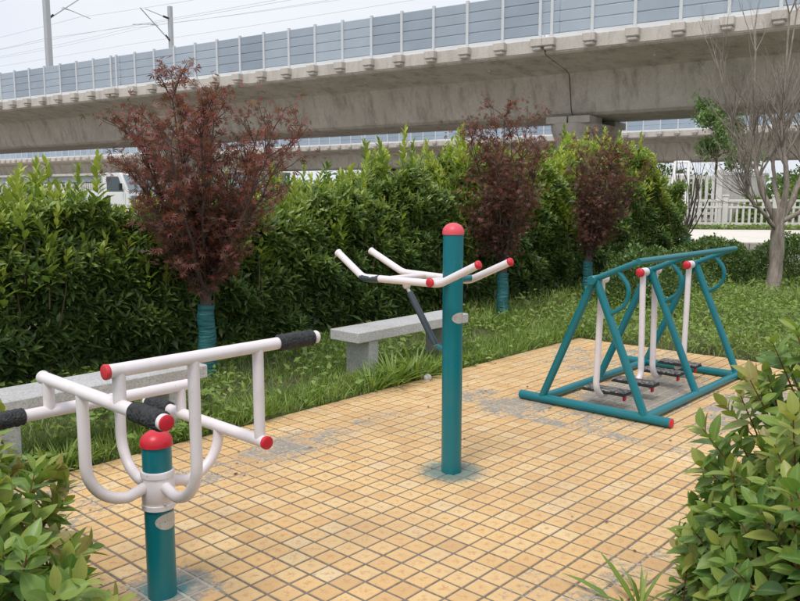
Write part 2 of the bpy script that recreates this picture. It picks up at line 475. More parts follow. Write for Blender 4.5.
# the glaze carries a rust blotch at the middle of most tiles
fa = math_n(nt, 'SUBTRACT', math_n(nt, 'FRACT', math_n(nt, 'DIVIDE', math_n(nt, 'SUBTRACT', ca_, OA_), SA_)), 0.5)
fb_ = math_n(nt, 'SUBTRACT', math_n(nt, 'FRACT', math_n(nt, 'DIVIDE', math_n(nt, 'SUBTRACT', cb_, OB_), SB_)), 0.5)
rr_ = math_n(nt, 'SQRT', math_n(nt, 'ADD', math_n(nt, 'MULTIPLY', fa, fa), math_n(nt, 'MULTIPLY', fb_, fb_)))
n7 = node(nt, 'ShaderNodeTexNoise', Scale=60.0, Detail=4.0, Roughness=0.7); nt.links.new(pos, n7.inputs['Vector'])
bl = math_n(nt, 'SUBTRACT', math_n(nt, 'MULTIPLY_ADD', n7.outputs['Fac'], 1.9, -0.62), math_n(nt, 'MULTIPLY', rr_, 1.7), clamp=True)
c = mixc(nt, math_n(nt, 'MULTIPLY', bl, 1.6, clamp=True), c, (0.50, 0.23, 0.08))
n5 = node(nt, 'ShaderNodeTexNoise', Scale=1.6, Detail=5.0, Roughness=0.6); nt.links.new(pos, n5.inputs['Vector'])
r5 = ramp(nt, [(0.32, 0.5), (0.60, 0.0)]); nt.links.new(n5.outputs['Fac'], r5.inputs[0])
c = mixc(nt, r5.outputs[0], c, (0.52, 0.33, 0.17))
n6 = node(nt, 'ShaderNodeTexNoise', Scale=85.0, Detail=3.0); nt.links.new(pos, n6.inputs['Vector'])
r6 = ramp(nt, [(0.66, 0.0), (0.74, 0.75)]); nt.links.new(n6.outputs['Fac'], r6.inputs[0])
c = mixc(nt, r6.outputs[0], c, (0.20, 0.13, 0.075))
rw = ramp(nt, [(0.3, (0.23, 0.20, 0.165)), (0.7, (0.42, 0.37, 0.305))]); nt.links.new(n4.outputs['Fac'], rw.inputs[0])
c = mixc(nt, wear, c, rw.outputs[0])
# teal overspray round the two posts
def near(ca, cb, r0, r1):
    da = math_n(nt, 'SUBTRACT', ca_, ca); db = math_n(nt, 'SUBTRACT', cb_, cb)
    r = math_n(nt, 'SQRT', math_n(nt, 'ADD', math_n(nt, 'MULTIPLY', da, da), math_n(nt, 'MULTIPLY', db, db)))
    r = math_n(nt, 'ADD', r, math_n(nt, 'MULTIPLY_ADD', n2.outputs['Fac'], 0.20, -0.10))
    return math_n(nt, 'DIVIDE', math_n(nt, 'SUBTRACT', r1, r), r1 - r0, clamp=True)
c = mixc(nt, math_n(nt, 'MULTIPLY', near(3.40, -2.68, 0.13, 0.215), 0.8), c, (0.045, 0.17, 0.185))
c = mixc(nt, math_n(nt, 'MULTIPLY', near(1.577, -2.68, 0.07, 0.11), 0.8), c, (0.04, 0.24, 0.26))
# soil washed from the lawn on to the outer rows
ed = math_n(nt, 'ADD', math_n(nt, 'MULTIPLY', math_n(nt, 'SUBTRACT', -4.02, cb_), 2.6), math_n(nt, 'MULTIPLY_ADD', n1.outputs['Fac'], 2.4, -1.45))
ed = math_n(nt, 'ADD', ed, math_n(nt, 'MULTIPLY_ADD', n2.outputs['Fac'], 1.4, -0.7), clamp=True)
c = mixc(nt, math_n(nt, 'MULTIPLY', ed, 0.8), c, (0.25, 0.18, 0.10))
nt.links.new(c, p.inputs['Base Color'])
p.inputs['Roughness'].default_value = 0.62
bump(nt, p, n4.outputs['Fac'], 0.25, 0.004)

m, nt, p, o = new_mat('joint_mortar')
pos = world_pos(nt)
wear, ca_, cb_, n1, n2 = wear_mask(nt, pos)
rj = ramp(nt, [(0.3, (0.14, 0.115, 0.09)), (0.7, (0.25, 0.21, 0.17))]); nt.links.new(n2.outputs['Fac'], rj.inputs[0])
c = mixc(nt, wear, rj.outputs[0], (0.46, 0.43, 0.38))
nt.links.new(c, p.inputs['Base Color']); p.inputs['Roughness'].default_value = 0.95
bump(nt, p, n2.outputs['Fac'], 0.5, 0.004)

m, nt, p, o = new_mat('soil_lawn')
pos = world_pos(nt)
n1 = node(nt, 'ShaderNodeTexNoise', Scale=1.3, Detail=8.0, Roughness=0.7); n2 = node(nt, 'ShaderNodeTexNoise', Scale=26.0, Detail=6.0, Roughness=0.7)
nt.links.new(pos, n1.inputs['Vector']); nt.links.new(pos, n2.inputs['Vector'])
r1 = ramp(nt, [(0.35, (0.10, 0.075, 0.045)), (0.55, (0.085, 0.10, 0.035)), (0.75, (0.09, 0.13, 0.035))])
f = math_n(nt, 'ADD', math_n(nt, 'MULTIPLY', n1.outputs['Fac'], 0.7), math_n(nt, 'MULTIPLY', n2.outputs['Fac'], 0.3)); nt.links.new(f, r1.inputs[0])
nt.links.new(r1.outputs[0], p.inputs['Base Color']); p.inputs['Roughness'].default_value = 0.95
bump(nt, p, n2.outputs['Fac'], 0.8, 0.03)

M = MATS

# ------------------------------------------------------------------ ground: lower garden, step up to the road level, out to the horizon
RD = Vector((0.985, -0.17, 0)).normalized()      # along the road
RN = Vector((0.17, 0.985, 0)).normalized()       # across it, away from the garden
RO = Vector((6.3, 17.85, 0))                     # a point of the road's near edge
ROAD_Z = 0.50
mb = MB()
us = [-1800, -60, -30, -10, 0, 10, 30, 60, 1800]
vs = [(-400, -0.02), (-30, -0.02), (0.06, -0.02), (0.07, ROAD_Z - 0.03), (14, ROAD_Z - 0.03), (60, ROAD_Z - 0.03), (3500, ROAD_Z - 0.03)]
v = [RO + RD * u + RN * w + UP * z for (w, z) in vs for u in us]
f = []
for j in range(len(vs) - 1):
    for i in range(len(us) - 1):
        k = j * len(us) + i
        f.append((k, k + 1, k + 1 + len(us), k + len(us)))
mb.add(v, f)
tag(mb.build('ground', M['soil_lawn'], angle=0), kind='structure')

mb = MB()
mb.add([RO + RD * u + RN * w + UP * ROAD_Z for (u, w) in ((-70, .22), (40, .22), (40, 7.4), (-70, 7.4))], [(0, 1, 2, 3)])
tag(mb.build('road', M['road_concrete'], angle=0), kind='structure')
mb = MB()
mb.add([RO + RD * u + RN * w + UP * (ROAD_Z - .015) for (u, w) in ((-160, 12.5), (120, 12.5), (120, 130), (-160, 130))], [(0, 1, 2, 3)])
tag(mb.build('yard', M['yard_gravel'], angle=0), kind='structure')  # unseen gravel sheet, added to bounce light up under the viaducts
# kerb stones along the near edge of the road
kerb = empty('kerb', RO, kind=None) if False else tag(MB().box(RO + RN * 0.11 + UP * 0.13, (140, 0.2, 0.26), RD, bev=0.01).build('kerb', M['kerb_stone']), kind='structure')
st = MB().box((0, 0, 0), (0.985, 0.235, 0.235), RD, bev=0.012).mesh('kerb_stone', M['kerb_stone'])
for i in range(-8, 14):
    s = link('kerb_stone', st, None, kerb)
    s.location = RO + RD * (i * 1.0) + RN * (0.105 + random.uniform(-.004, .004)) + UP * (0.262 + 0.1175 + .012)
    s.rotation_euler = (0, 0, random.uniform(-.004, .004))

# ------------------------------------------------------------------ paving: single tiles in their mortar bed
SA, SB = 0.1103, 0.1075
OA, OB = 20.507 * SA, -21.846 * SB
PA0, PA1, PB0, PB1 = 1.30, 7.75, -4.28, -1.15
na0, na1 = math.floor((PA0 - OA) / SA), math.floor((PA1 - OA) / SA)
nb0, nb1 = math.floor((PB0 - OB) / SB), math.floor((PB1 - OB) / SB)
ea0, ea1, eb0, eb1 = OA + na0 * SA, OA + na1 * SA, OB + nb0 * SB, OB + nb1 * SB
mb = MB().box(G((ea0 + ea1) / 2, (eb0 + eb1) / 2, -0.0315), (ea1 - ea0 + .01, eb1 - eb0 + .01, 0.055), A, bev=0.0)
paving = tag(mb.build('paving', M['joint_mortar'], angle=0), kind='structure')
def tile_shape(ha, hb, c=0.0025, h=0.0065):
    vv = []
    for (x, y, z) in ((ha, hb, -h), (ha, hb, -c), (ha - c, hb - c, 0)):
        vv += [A * sx * x + B * sy * y + UP * z for sx, sy in ((-1, -1), (1, -1), (1, 1), (-1, 1))]
    ff = [(8, 9, 10, 11)]
    for k in range(4):
        k2 = (k + 1) % 4
        ff += [(k, k2, 4 + k2, 4 + k), (4 + k, 4 + k2, 8 + k2, 8 + k)]
    return vv, ff
TH_A, TH_B = SA / 2 - 0.0066, SB / 2 - 0.0060
tiles = []
for i in range(na0, na1):
    for j in range(nb0, nb1):
        c = G(OA + (i + .5) * SA, OB + (j + .5) * SB, 0)
        if c.y < 1.5: continue
        d = Vector((c.x, c.y, -1.55)); dep = c.y * math.cos(R(7.56)) + 1.55 * math.sin(R(7.56))
        x = 400 + 790 * c.x / dep; y = 300 + 790 * (1.55 * math.cos(R(7.56)) - c.y * math.sin(R(7.56))) / dep
        vis = -5 < x < 805 and y < 604
        # beds hide the tiles at both lower corners
        tiles.append((0 if vis else 1, dep, c))
tiles.sort(key=lambda t: (t[0], t[1]))
tv, tf = tile_shape(TH_A, TH_B)
tmes = []
for k in range(4):
    b_ = MB()
    jit = [Vector((random.uniform(-.0011, .0011), random.uniform(-.0011, .0011), 0)) for _ in range(4)]
    b_.add([p + jit[q % 4] for q, p in enumerate(tv)], tf)
    me = b_.mesh('tile', M['tile_glaze'], angle=0, fix=True)
    tmes.append(me)
for t in tiles[:300]:
    o = link('tile', random.choice(tmes), None, paving)
    o.matrix_parent_inverse = Matrix.Identity(4)
    o.location = t[2] + UP * random.uniform(-.0012, .0008)
rest = MB(); tints = []
for t in tiles[300:]:
    tz = UP * random.uniform(-.0014, .0008); tw = random.random()
    tilt = Vector((random.uniform(-.008, .008), random.uniform(-.008, .008), 0))
    rest.add([t[2] + p + tz + UP * (p.dot(tilt)) for p in tv], tf)
    tints += [tw] * len(tv)
me = rest.mesh('tiles', M['tile_glaze'], angle=0, fix=True)
at = me.attributes.new('tint', 'FLOAT', 'POINT'); at.data.foreach_set('value', tints)
tag(link('tiles', me, None, paving), kind='stuff')

# ------------------------------------------------------------------ foliage builders
def leaf_template(prof, fold=0.25):
    """stations (u, half width); returns verts (u, v, w) and triangles"""
    v = [(0, 0, 0)]; t = []
    for (u, hw) in prof:
        v += [(u, -hw, hw * fold), (u, 0, 0), (u, hw, hw * fold)]
    v.append((1, 0, 0))
    n = len(prof)
    t += [(0, 2, 1), (0, 3, 2)]
    for i in range(n - 1):
        a = 1 + 3 * i; b = a + 3
        t += [(a, a + 1, b + 1), (a, b + 1, b), (a + 1, a + 2, b + 2), (a + 1, b + 2, b + 1)]
    a = 1 + 3 * (n - 1); e = len(v) - 1
    t += [(a, a + 1, e), (a + 1, a + 2, e)]
    return np.array(v, float), np.array(t, int)
LANCE = leaf_template([(0.25, 0.75), (0.6, 1.0)])
OVAL = leaf_template([(0.14, 0.55), (0.36, 1.0), (0.62, 0.92), (0.84, 0.5)], 0.28)
OVALHI = leaf_template([(0.06, 0.10), (0.16, 0.52), (0.30, 0.88), (0.46, 1.0), (0.62, 0.93), (0.78, 0.68), (0.91, 0.32)], 0.28)
SMALL = leaf_template([(0.4, 1.0)], 0.2)
BLADE = leaf_template([(0.35, 1.0), (0.7, 0.75)], 0.3)
def palmate():
    v = [(0, 0, 0)]; t = []
    lobes = [(-1.25, .62), (-.66, .92), (0, 1.0), (.66, .92), (1.25, .62)]
    for (a, l) in lobes:
        k = len(v)
        w = 0.17
        for (rr, da) in ((.45 * l, -w * 1.3), (l, 0), (.45 * l, w * 1.3)):
            v.append((rr * math.cos(a + da), rr * math.sin(a + da), -.10 * rr * rr))
        t += [(0, k, k + 1), (0, k + 1, k + 2)]
    return np.array(v, float), np.array(t, int)
PALM = palmate()

def mesh_np(name, V, T, tint, mat, rib=None):
    me = bpy.data.meshes.new(name)
    me.vertices.add(len(V)); me.vertices.foreach_set('co', V.astype(np.float32).ravel())
    me.loops.add(T.size); me.loops.foreach_set('vertex_index', T.astype(np.int32).ravel())
    me.polygons.add(len(T)); me.polygons.foreach_set('loop_start', np.arange(0, T.size, 3, dtype=np.int32))
    me.update(calc_edges=True)
    at = me.attributes.new('tint', 'FLOAT', 'POINT'); at.data.foreach_set('value', tint.astype(np.float32))
    if rib is not None:
        at = me.attributes.new('rib', 'FLOAT', 'POINT'); at.data.foreach_set('value', rib.astype(np.float32))
    me.shade_smooth()
    me.materials.append(mat)
    return me
def unit(x): return x / (np.linalg.norm(x, axis=-1, keepdims=True) + 1e-9)
def leaves_np(tmpl, base, d, nrm, Ln, Wd, bend, tint):
    tv_, tt = tmpl
    N = len(base); m = len(tv_)
    d = unit(d); s = unit(np.cross(d, nrm)); n = np.cross(s, d)
    u, v, w = tv_[:, 0], tv_[:, 1], tv_[:, 2]
    P = (base[:, None, :] + d[:, None, :] * (u[None, :, None] * Ln[:, None, None])
         + s[:, None, :] * (v[None, :, None] * Wd[:, None, None])
         + n[:, None, :] * (w[None, :, None] * Wd[:, None, None])
         - n[:, None, :] * ((u ** 2)[None, :, None] * (bend * Ln)[:, None, None]))
    T = (tt[None] + (np.arange(N) * m)[:, None, None]).reshape(-1, 3)
    return P.reshape(-1, 3), T, np.repeat(tint, m)
def leaf_object(name, tmpl, arr, mat, parent, kind='stuff'):
    V, T, t = leaves_np(tmpl, *arr)
    o = link(name, mesh_np(name, V, T, t, mat, np.tile(np.clip(1.2 - 8 * np.abs(tmpl[0][:, 1]), 0, 1), len(V) // len(tmpl[0])) if tmpl is not PALM else None), None, parent)
    if kind: o['kind'] = kind
    return o
def sticks(name, segs, mat, parent, n=4, kind=None):
    """segs: list of (points, radii)"""
    mb = MB()
    for pts, rs in segs: mb.tube(pts, rs, n, cap=False)
    me = bpy.data.meshes.new(name); me.from_pydata(mb.v, [], mb.f); me.shade_smooth(); me.materials.append(mat)
    o = link(name, me, None, parent)
    if kind: o['kind'] = kind
    return o
Anp, Bnp = np.array(A), np.array(B)
def Gnp(a, b, z): return np.outer(a, Anp) + np.outer(b, Bnp) + np.stack([0 * z, 0 * z, z], 1)
def wob(x, y, s=0.0):
    return (np.sin(x * 2.1 + s) + np.sin(x * 4.7 + y * 3.1 + 1.7 * s) + np.sin(y * 5.3 - x * 1.3 + 2.3 * s) + .6 * np.sin(x * 9.1 + y * 7.7 + s)) / 3.6

def shoot_leaves(tip, axis, count, spread, Lr, Wr, stem, rng, tint0, tintv, up=0.35):
    """rosettes: leaves spiralling round the end of each shoot"""
    n = len(tip)
    k = np.tile(np.arange(count), n)
    ti = np.repeat(np.arange(n), count)
    ax = unit(axis)[ti]
    ref = np.where(np.abs(ax[:, 2:3]) < .9, np.array([[0, 0, 1.]]), np.array([[1., 0, 0]]))
    e1 = unit(np.cross(ax, ref)); e2 = np.cross(ax, e1)
    ph = k * 2.4 + rng.uniform(0, 6.28, n)[ti] + rng.normal(0, .25, n * count)
    frac = (k + rng.uniform(0, 1, n * count)) / count            # 0 tip .. 1 low
    base = tip[ti] - ax * (frac * stem[ti])[:, None]
    open_ = (0.35 + 0.9 * frac) * spread + rng.normal(0, .12, n * count)
    rad = e1 * np.cos(ph)[:, None] + e2 * np.sin(ph)[:, None]
    d = ax * np.cos(open_)[:, None] + rad * np.sin(open_)[:, None]
    nrm = ax * 1.0 - rad * .3 + np.array([0, 0, up]) + rng.normal(0, .18, (n * count, 3))
    Ls = rng.uniform(*Lr, n * count) * (0.6 + .55 * np.sqrt(np.clip(frac, 0, 1)))
    Ws = Ls * rng.uniform(*Wr, n * count)
    bend = rng.uniform(.05, .3, n * count)
    tint = np.clip(tint0[ti] + tintv * (1 - frac) + rng.normal(0, .09, n * count), 0, 1)
    return base, d, nrm, Ls, Ws, bend, tint

def cat(*arrs): return tuple(np.concatenate(x) for x in zip(*arrs))

def make_hedge(label, a0, a1, b0, b1, hfun, nshoot, ntop, ninner, seed, name='hedge', newness=0.0, Lr=(.085, .135), spike=(.06, .3), tall=()):
    r = np.random.default_rng(seed)
    root = empty(name, G((a0 + a1) / 2, (b0 + b1) / 2, 0), label, 'hedge')
    am, w2 = (a0 + a1) / 2, (a1 - a0) / 2
    def endtaper(a): return np.clip(1 - np.abs((a - am) / w2) ** 8 * .35, .3, 1)
    # front face (towards +B), bumpy
    a = r.uniform(a0, a1, nshoot); h = hfun(a) * endtaper(a)
    zf = r.beta(1.15, .9, nshoot)
    z = .06 + zf * (h - .06)
    bulge = .16 * wob(a, z * 2.2, seed) + .22 * np.sin(np.clip(zf, 0, 1) * 2.6) - .18
    b = b1 + bulge - r.exponential(.10, nshoot)
    tipF = Gnp(a, b, z)
    axF = Gnp(r.normal(0, .35, nshoot), r.uniform(.35, 1.0, nshoot), r.uniform(.25, 1.1, nshoot))
    tF = np.clip(.20 + .28 * zf ** 2.0 + r.normal(0, .1, nshoot), 0, .8) + newness * zf  # paler with height: young growth and light from above put into the tint
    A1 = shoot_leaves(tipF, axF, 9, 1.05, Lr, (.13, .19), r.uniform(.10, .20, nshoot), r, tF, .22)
    # top shoots
    a = r.uniform(a0, a1, ntop); h = hfun(a) * endtaper(a)
    b = r.uniform(b0, b1 + .05, ntop)
    edge = 1 - .22 * np.abs((b - (b0 + b1) / 2) / ((b1 - b0) / 2)) ** 3
    z = h * edge + .10 * wob(a * 1.5, b, seed + 1) + np.where((r.random(ntop) < .22) & (np.abs(a - 4.1) > .55), r.uniform(spike[0], spike[1], ntop), r.uniform(-.12, .08, ntop))
    tipT = Gnp(a, b, z)
    axT = Gnp(r.normal(0, .25, ntop), r.normal(.05, .25, ntop), np.ones(ntop))
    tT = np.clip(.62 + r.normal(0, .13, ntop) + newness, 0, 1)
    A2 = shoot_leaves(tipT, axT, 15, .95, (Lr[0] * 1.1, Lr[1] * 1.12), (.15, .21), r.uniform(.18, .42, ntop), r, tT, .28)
    # a few long unclipped shoots stand out of the top
    ta = np.array(tall, float); nt_ = len(ta)
    if nt_:
        hb = hfun(ta) * endtaper(ta); bb = r.uniform(b0 + .35, b1 - .15, nt_); hz = hb + r.uniform(.26, .46, nt_)
        tipS = Gnp(ta, bb, hz); axS = Gnp(r.normal(0, .12, nt_), r.normal(0, .12, nt_), np.ones(nt_))
        A2 = cat(A2, shoot_leaves(tipS, axS, 30, .8, (Lr[0] * 1.0, Lr[1] * 1.15), (.16, .21), r.uniform(.42, .55, nt_), r, np.clip(r.normal(.62, .08, nt_), 0, 1), .3))
    # leaves deeper inside, tinted darker to give depth
    a = r.uniform(a0, a1, ninner); h = hfun(a) * endtaper(a)
    z = r.uniform(.05, .97, ninner) * h; b = r.uniform(b0, b1 - .12, ninner)
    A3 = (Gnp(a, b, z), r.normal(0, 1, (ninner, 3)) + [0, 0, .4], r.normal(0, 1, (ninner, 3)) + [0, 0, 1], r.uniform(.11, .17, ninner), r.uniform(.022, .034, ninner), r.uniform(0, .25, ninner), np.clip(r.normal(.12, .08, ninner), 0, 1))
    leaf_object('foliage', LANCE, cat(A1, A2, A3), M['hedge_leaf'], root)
    segs = []
    for i in range(0, ntop, 2):
        tp = Vector(tipT[i]); bs = tp - Vector(axT[i]).normalized() * .5 - UP * .1
        segs.append(([bs, (bs + tp) / 2 + Vector(r.normal(0, .015, 3)), tp - UP * .02], [.007, .005, .002]))
    for i in range(0, nshoot, 3):
        tp = Vector(tipF[i]); ax = Vector(axF[i]).normalized()
        segs.append(([tp - ax * .35 - B * .1, tp - ax * .02], [.006, .002]))
    for i in range(int((a1 - a0) * 5)):
        aa, bb = r.uniform(a0, a1), r.uniform(b0 + .2, b1 - .25); hh = float(hfun(np.array([aa]))[0]) * .8
        p0 = G(aa, bb, -.02); p1 = G(aa + r.normal(0, .15), bb + r.normal(0, .1), hh * .5); p2 = G(aa + r.normal(0, .3), bb + r.normal(0, .2), hh)
        segs.append(([p0, p1, p2], [.022, .015, .006]))
    sticks('stem', segs, M['hedge_stem'], root, 4, 'stuff')
    return root

# ------------------------------------------------------------------ hedges behind the lawn
def h_left(a): return 1.50 + .10 * np.sin(a * 1.9) + .07 * np.sin(a * 4.3 + 1) + np.clip((a - 5.2) * .15, 0, .5) - .17 * np.exp(-((a - 4.05) / .6) ** 4)
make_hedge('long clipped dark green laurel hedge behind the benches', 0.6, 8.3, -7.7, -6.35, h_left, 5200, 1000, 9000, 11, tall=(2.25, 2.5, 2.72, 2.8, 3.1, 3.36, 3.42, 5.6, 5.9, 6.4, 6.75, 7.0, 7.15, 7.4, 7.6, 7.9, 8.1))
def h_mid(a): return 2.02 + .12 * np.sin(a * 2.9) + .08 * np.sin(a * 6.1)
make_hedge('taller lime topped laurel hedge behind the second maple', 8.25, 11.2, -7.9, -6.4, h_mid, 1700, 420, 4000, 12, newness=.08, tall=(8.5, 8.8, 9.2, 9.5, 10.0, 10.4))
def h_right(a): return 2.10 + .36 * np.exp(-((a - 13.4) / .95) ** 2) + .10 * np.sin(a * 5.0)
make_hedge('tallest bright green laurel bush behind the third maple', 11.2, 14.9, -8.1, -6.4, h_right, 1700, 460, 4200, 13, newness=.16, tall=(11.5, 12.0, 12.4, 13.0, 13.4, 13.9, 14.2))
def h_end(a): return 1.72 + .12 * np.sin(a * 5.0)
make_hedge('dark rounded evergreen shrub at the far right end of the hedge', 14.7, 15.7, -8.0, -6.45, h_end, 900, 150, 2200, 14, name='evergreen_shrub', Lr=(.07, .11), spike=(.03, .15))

# ------------------------------------------------------------------ red maples
def grow(p, d, length, rad, level, maxlevel, r, segs, tips, spread, upbias, nseg=4, kids=(3, 5), shrink=.62):
    pts = [Vector(p)]; rs = [rad]; d = Vector(d).normalized()
    for i in range(nseg):
        d = (d + Vector(r.normal(0, .10, 3)) + UP * upbias * .12).normalized()
        pts.append(pts[-1] + d * (length / nseg)); rs.append(rad * (1 - .62 * (i + 1) / nseg))
    segs.append((level, pts, rs))
    if level >= maxlevel - 1:
        for i in range(1, nseg + 1): tips.append((pts[i], (pts[i] - pts[i - 1]).normalized(), level))
    if level < maxlevel:
        for k in range(r.integers(*kids)):
            t = r.uniform(.3, 1.0) * nseg; i = min(int(t), nseg - 1); q = pts[i].lerp(pts[i + 1], t - i)
            ax = (pts[i + 1] - pts[i]).normalized()
            side = Vector(r.normal(0, 1, 3)); side = (side - ax * side.dot(ax)).normalized()
            dd = (ax + side * spread * r.uniform(.7, 1.3) + UP * upbias * .25).normalized()
            grow(q, dd, length * shrink * r.uniform(.75, 1.25), rs[i] * .6, level + 1, maxlevel, r, segs, tips, spread, upbias, max(2, nseg - 1), kids, shrink)

def maple(label, base, wrap_h, top, halfw, nbr, seed, nleaf, wrap_r=.075, lf=(.045, .075), lean=(0, 0), tintm=.45):
    r = np.random.default_rng(seed)
    root = empty('red_maple', base, label, 'tree', 'young red maples in front of the hedge')
    base = Vector(base)
    mb = MB()
    zs = np.linspace(0, wrap_h, 12)
    mb.tube([base + UP * z + Vector((.006 * math.sin(z * 22), .006 * math.cos(z * 17), 0)) for z in zs],
            [wrap_r * (1.05 - .1 * z / wrap_h + .05 * math.sin(z * 40 + seed)) for z in zs], 14)
    mb.build('trunk_wrap', M['trunk_wrap'], root, angle=60)
    mb = MB(); mb.tube([base - UP * .05, base + UP * .04, base + UP * (wrap_h + .08)], [wrap_r * 1.1, wrap_r * .8, wrap_r * .62], 10)
    mb.build('trunk', M['maple_bark'], root)
    segs = []; tips = []
    hc = top - wrap_h
    for k in range(nbr):
        ang = 2 * math.pi * k / nbr + r.uniform(-.3, .3)
        out = r.uniform(.25, 1.0)
        lowb = k % 4 == 3
        if k in (0, 5): out = .14
        if lowb: out *= .6
        tgt = base + Vector((math.cos(ang) * halfw * out + lean[0], math.sin(ang) * halfw * out + lean[1], wrap_h + hc * ((1.02 - .42 * out ** 1.5) * r.uniform(.82, 1.02) if not lowb else r.uniform(.30, .52))))
        st_ = base + UP * (wrap_h + r.uniform(-.02, .12)); n = 7
        ctrl = st_.lerp(tgt, .5) + Vector((math.cos(ang), math.sin(ang), 0)) * (-.03) + UP * .0 - UP * hc * .06
        pts = []
        for i in range(n + 1):
            t = i / n
            pts.append(st_ * (1 - t) ** 2 + ctrl * 2 * t * (1 - t) + tgt * t * t + Vector(r.normal(0, .012, 3)))
        rs = [.019 * (1 - .85 * i / n) + .002 for i in range(n + 1)]
        segs.append((0, pts, rs))
        for i in range(1, n + 1):
            tips.append((pts[i], (pts[i] - pts[i - 1]).normalized(), 1))
            for _ in range(3 if i > 2 else 2):
                ax = (pts[i] - pts[i - 1]).normalized()
                side = Vector(r.normal(0, 1, 3)); side = (side - ax * side.dot(ax)).normalized()
                dd = (ax + side * .9 + UP * .15).normalized()
                grow(pts[i], dd, r.uniform(.16, .34) * (hc / 2.0), .006, 1, 2, r, segs, tips, .8, .4, 3, (1, 3), .6)
    sticks('branches', [(p_, q_) for (_, p_, q_) in segs], M['maple_bark'], root, 5, 'stuff')
    T = len(tips); per = max(1, nleaf // T)
    P = np.array([t[0] for t in tips]); Dd = np.array([t[1] for t in tips])
    ti = np.repeat(np.arange(T), per); N = len(ti)
    base_ = P[ti] + r.normal(0, .032, (N, 3))
    d = Dd[ti] * .35 + r.normal(0, .75, (N, 3)) + [0, 0, -.12]
    nrm = r.normal(0, .55, (N, 3)) + [0, 0, .9]
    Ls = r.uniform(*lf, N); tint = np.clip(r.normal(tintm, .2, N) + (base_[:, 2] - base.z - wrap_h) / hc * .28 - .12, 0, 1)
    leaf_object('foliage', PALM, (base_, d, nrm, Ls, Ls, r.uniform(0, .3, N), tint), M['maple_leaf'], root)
    return root
maple('large dark red maple with teal wrapped trunk nearest the push-up bars', G(3.88, -5.76), .62, 2.50, .84, 21, 26, 9600, lf=(.04, .07))
maple('red maple with teal wrapped trunk to the right of the centre post', G(8.29, -5.73), .58, 2.62, .66, 16, 22, 6600, lf=(.04, .068), tintm=.36)
maple('red maple against the tallest bush behind the striding machine', G(10.6, -5.8), .58, 2.35, .64, 14, 23, 5200, lf=(.04, .068), tintm=.33, lean=(.25, .1))
# bare sapling at the hedge end
sp = G(16.4, -6.7)
root = empty('bare_sapling', sp, 'small leafless sapling with wrapped trunk at the right end of the hedge', 'tree')
MB().tube([sp - UP * .05, sp + UP * .35, sp + UP * .72], [.1, .095, .09], 12).build('trunk_wrap', M['trunk_wrap'], root)
r = np.random.default_rng(31); segs = []; tips = []
for k in range(11):
    ang = r.uniform(0, 6.28); o_ = r.uniform(.15, .55)
    grow(sp + UP * .66, Vector((math.cos(ang) * o_, math.sin(ang) * o_, 1)), r.uniform(1.1, 1.9), .017, 0, 1, r, segs, tips, .35, .8, 6, (1, 3), .45)
sticks('branches', [(p_, q_) for (_, p_, q_) in segs], M['maple_bark'], root, 5, 'stuff')

# ------------------------------------------------------------------ bare tree on the right
bt = Vector((5.97, 12.6, 0))
root = empty('bare_tree', bt, 'leafless grey-pink tree with a knotted trunk by the kerb on the right', 'tree')
mb = MB()
n = 16; V = []; F_ = []
hs = np.linspace(-.05, 1.35, 26)
for i, h in enumerate(hs):
    rad = .112 * (1 - .20 * h / 1.35) + .035 * math.exp(-((h + .05) / .12) ** 2) + .006 * math.sin(h * 9 + 1)
    cx = .03 * math.sin(h * 3.1) + .03 * h; cy = .02 * math.sin(h * 4.0)
    for k in range(n):
        a = 2 * math.pi * k / n
        q = rad * (1 + .10 * math.sin(3 * a + h * 7) + .06 * math.sin(5 * a - h * 11) + .04 * math.sin(9 * a + 13 * h))
        V.append(bt + Vector((cx + q * math.cos(a), cy + q * math.sin(a), h)))
for i in range(len(hs) - 1):
    for k in range(n):
        k2 = (k + 1) % n
        F_.append((i * n + k, i * n + k2, (i + 1) * n + k2, (i + 1) * n + k))
F_.append(tuple((len(hs) - 1) * n + k for k in range(n)))
mb.add(V, F_).build('trunk', M['bare_bark'], root, angle=70)
r = np.random.default_rng(33); segs = []; tips = []
fork = bt + Vector((.06, 0, 1.28))
def limb(pts, r0, r1):
    P_ = bezier_path([Vector(q) for q in pts], .35, 5)
    n_ = len(P_); rs = [r0 + (r1 - r0) * i / (n_ - 1) for i in range(n_)]
    P_ = [q + Vector(r.normal(0, .012, 3)) if 0 < i < n_ - 1 else q for i, q in enumerate(P_)]
    segs.append((0, P_, rs))
    for i in range(2, n_):
        ax = (P_[i] - P_[i - 1]).normalized()
        for _ in range(4 if i > n_ * .5 else 2 if i > n_ * .35 else (1 if r.random() < .4 else 0)):
            side = Vector(r.normal(0, 1, 3)); side = (side - ax * side.dot(ax)).normalized()
            grow(P_[i], (ax + side * .6 + UP * .35), r.uniform(.45, .95), rs[i] * .42 + .002, 1, 3, r, segs, tips, .5, .7, 5, (2, 4), .6)
limb([fork - UP * .25, fork + Vector((-.30, .1, .35)), fork + Vector((-.42, .2, 1.0)), fork + Vector((-.45, .2, 2.5))], .056, .015)
limb([fork - UP * .2, fork + Vector((.05, -.1, .5)), fork + Vector((-.12, -.1, 1.2)), fork + Vector((-.1, -.1, 3.0))], .052, .015)
limb([fork - UP * .2, fork + Vector((.32, .1, .4)), fork + Vector((.45, .1, 1.1)), fork + Vector((.7, .1, 2.9))], .056, .015)
limb([fork - UP * .15, fork + Vector((.55, -.2, .25)), fork + Vector((.95, -.2, .7)), fork + Vector((1.35, -.2, 2.4))], .045, .012)
limb([fork - UP * .3, fork + Vector((-.38, -.25, -.02)), fork + Vector((-.68, -.3, .28)), fork + Vector((-.74, -.35, .62))], .034, .012)
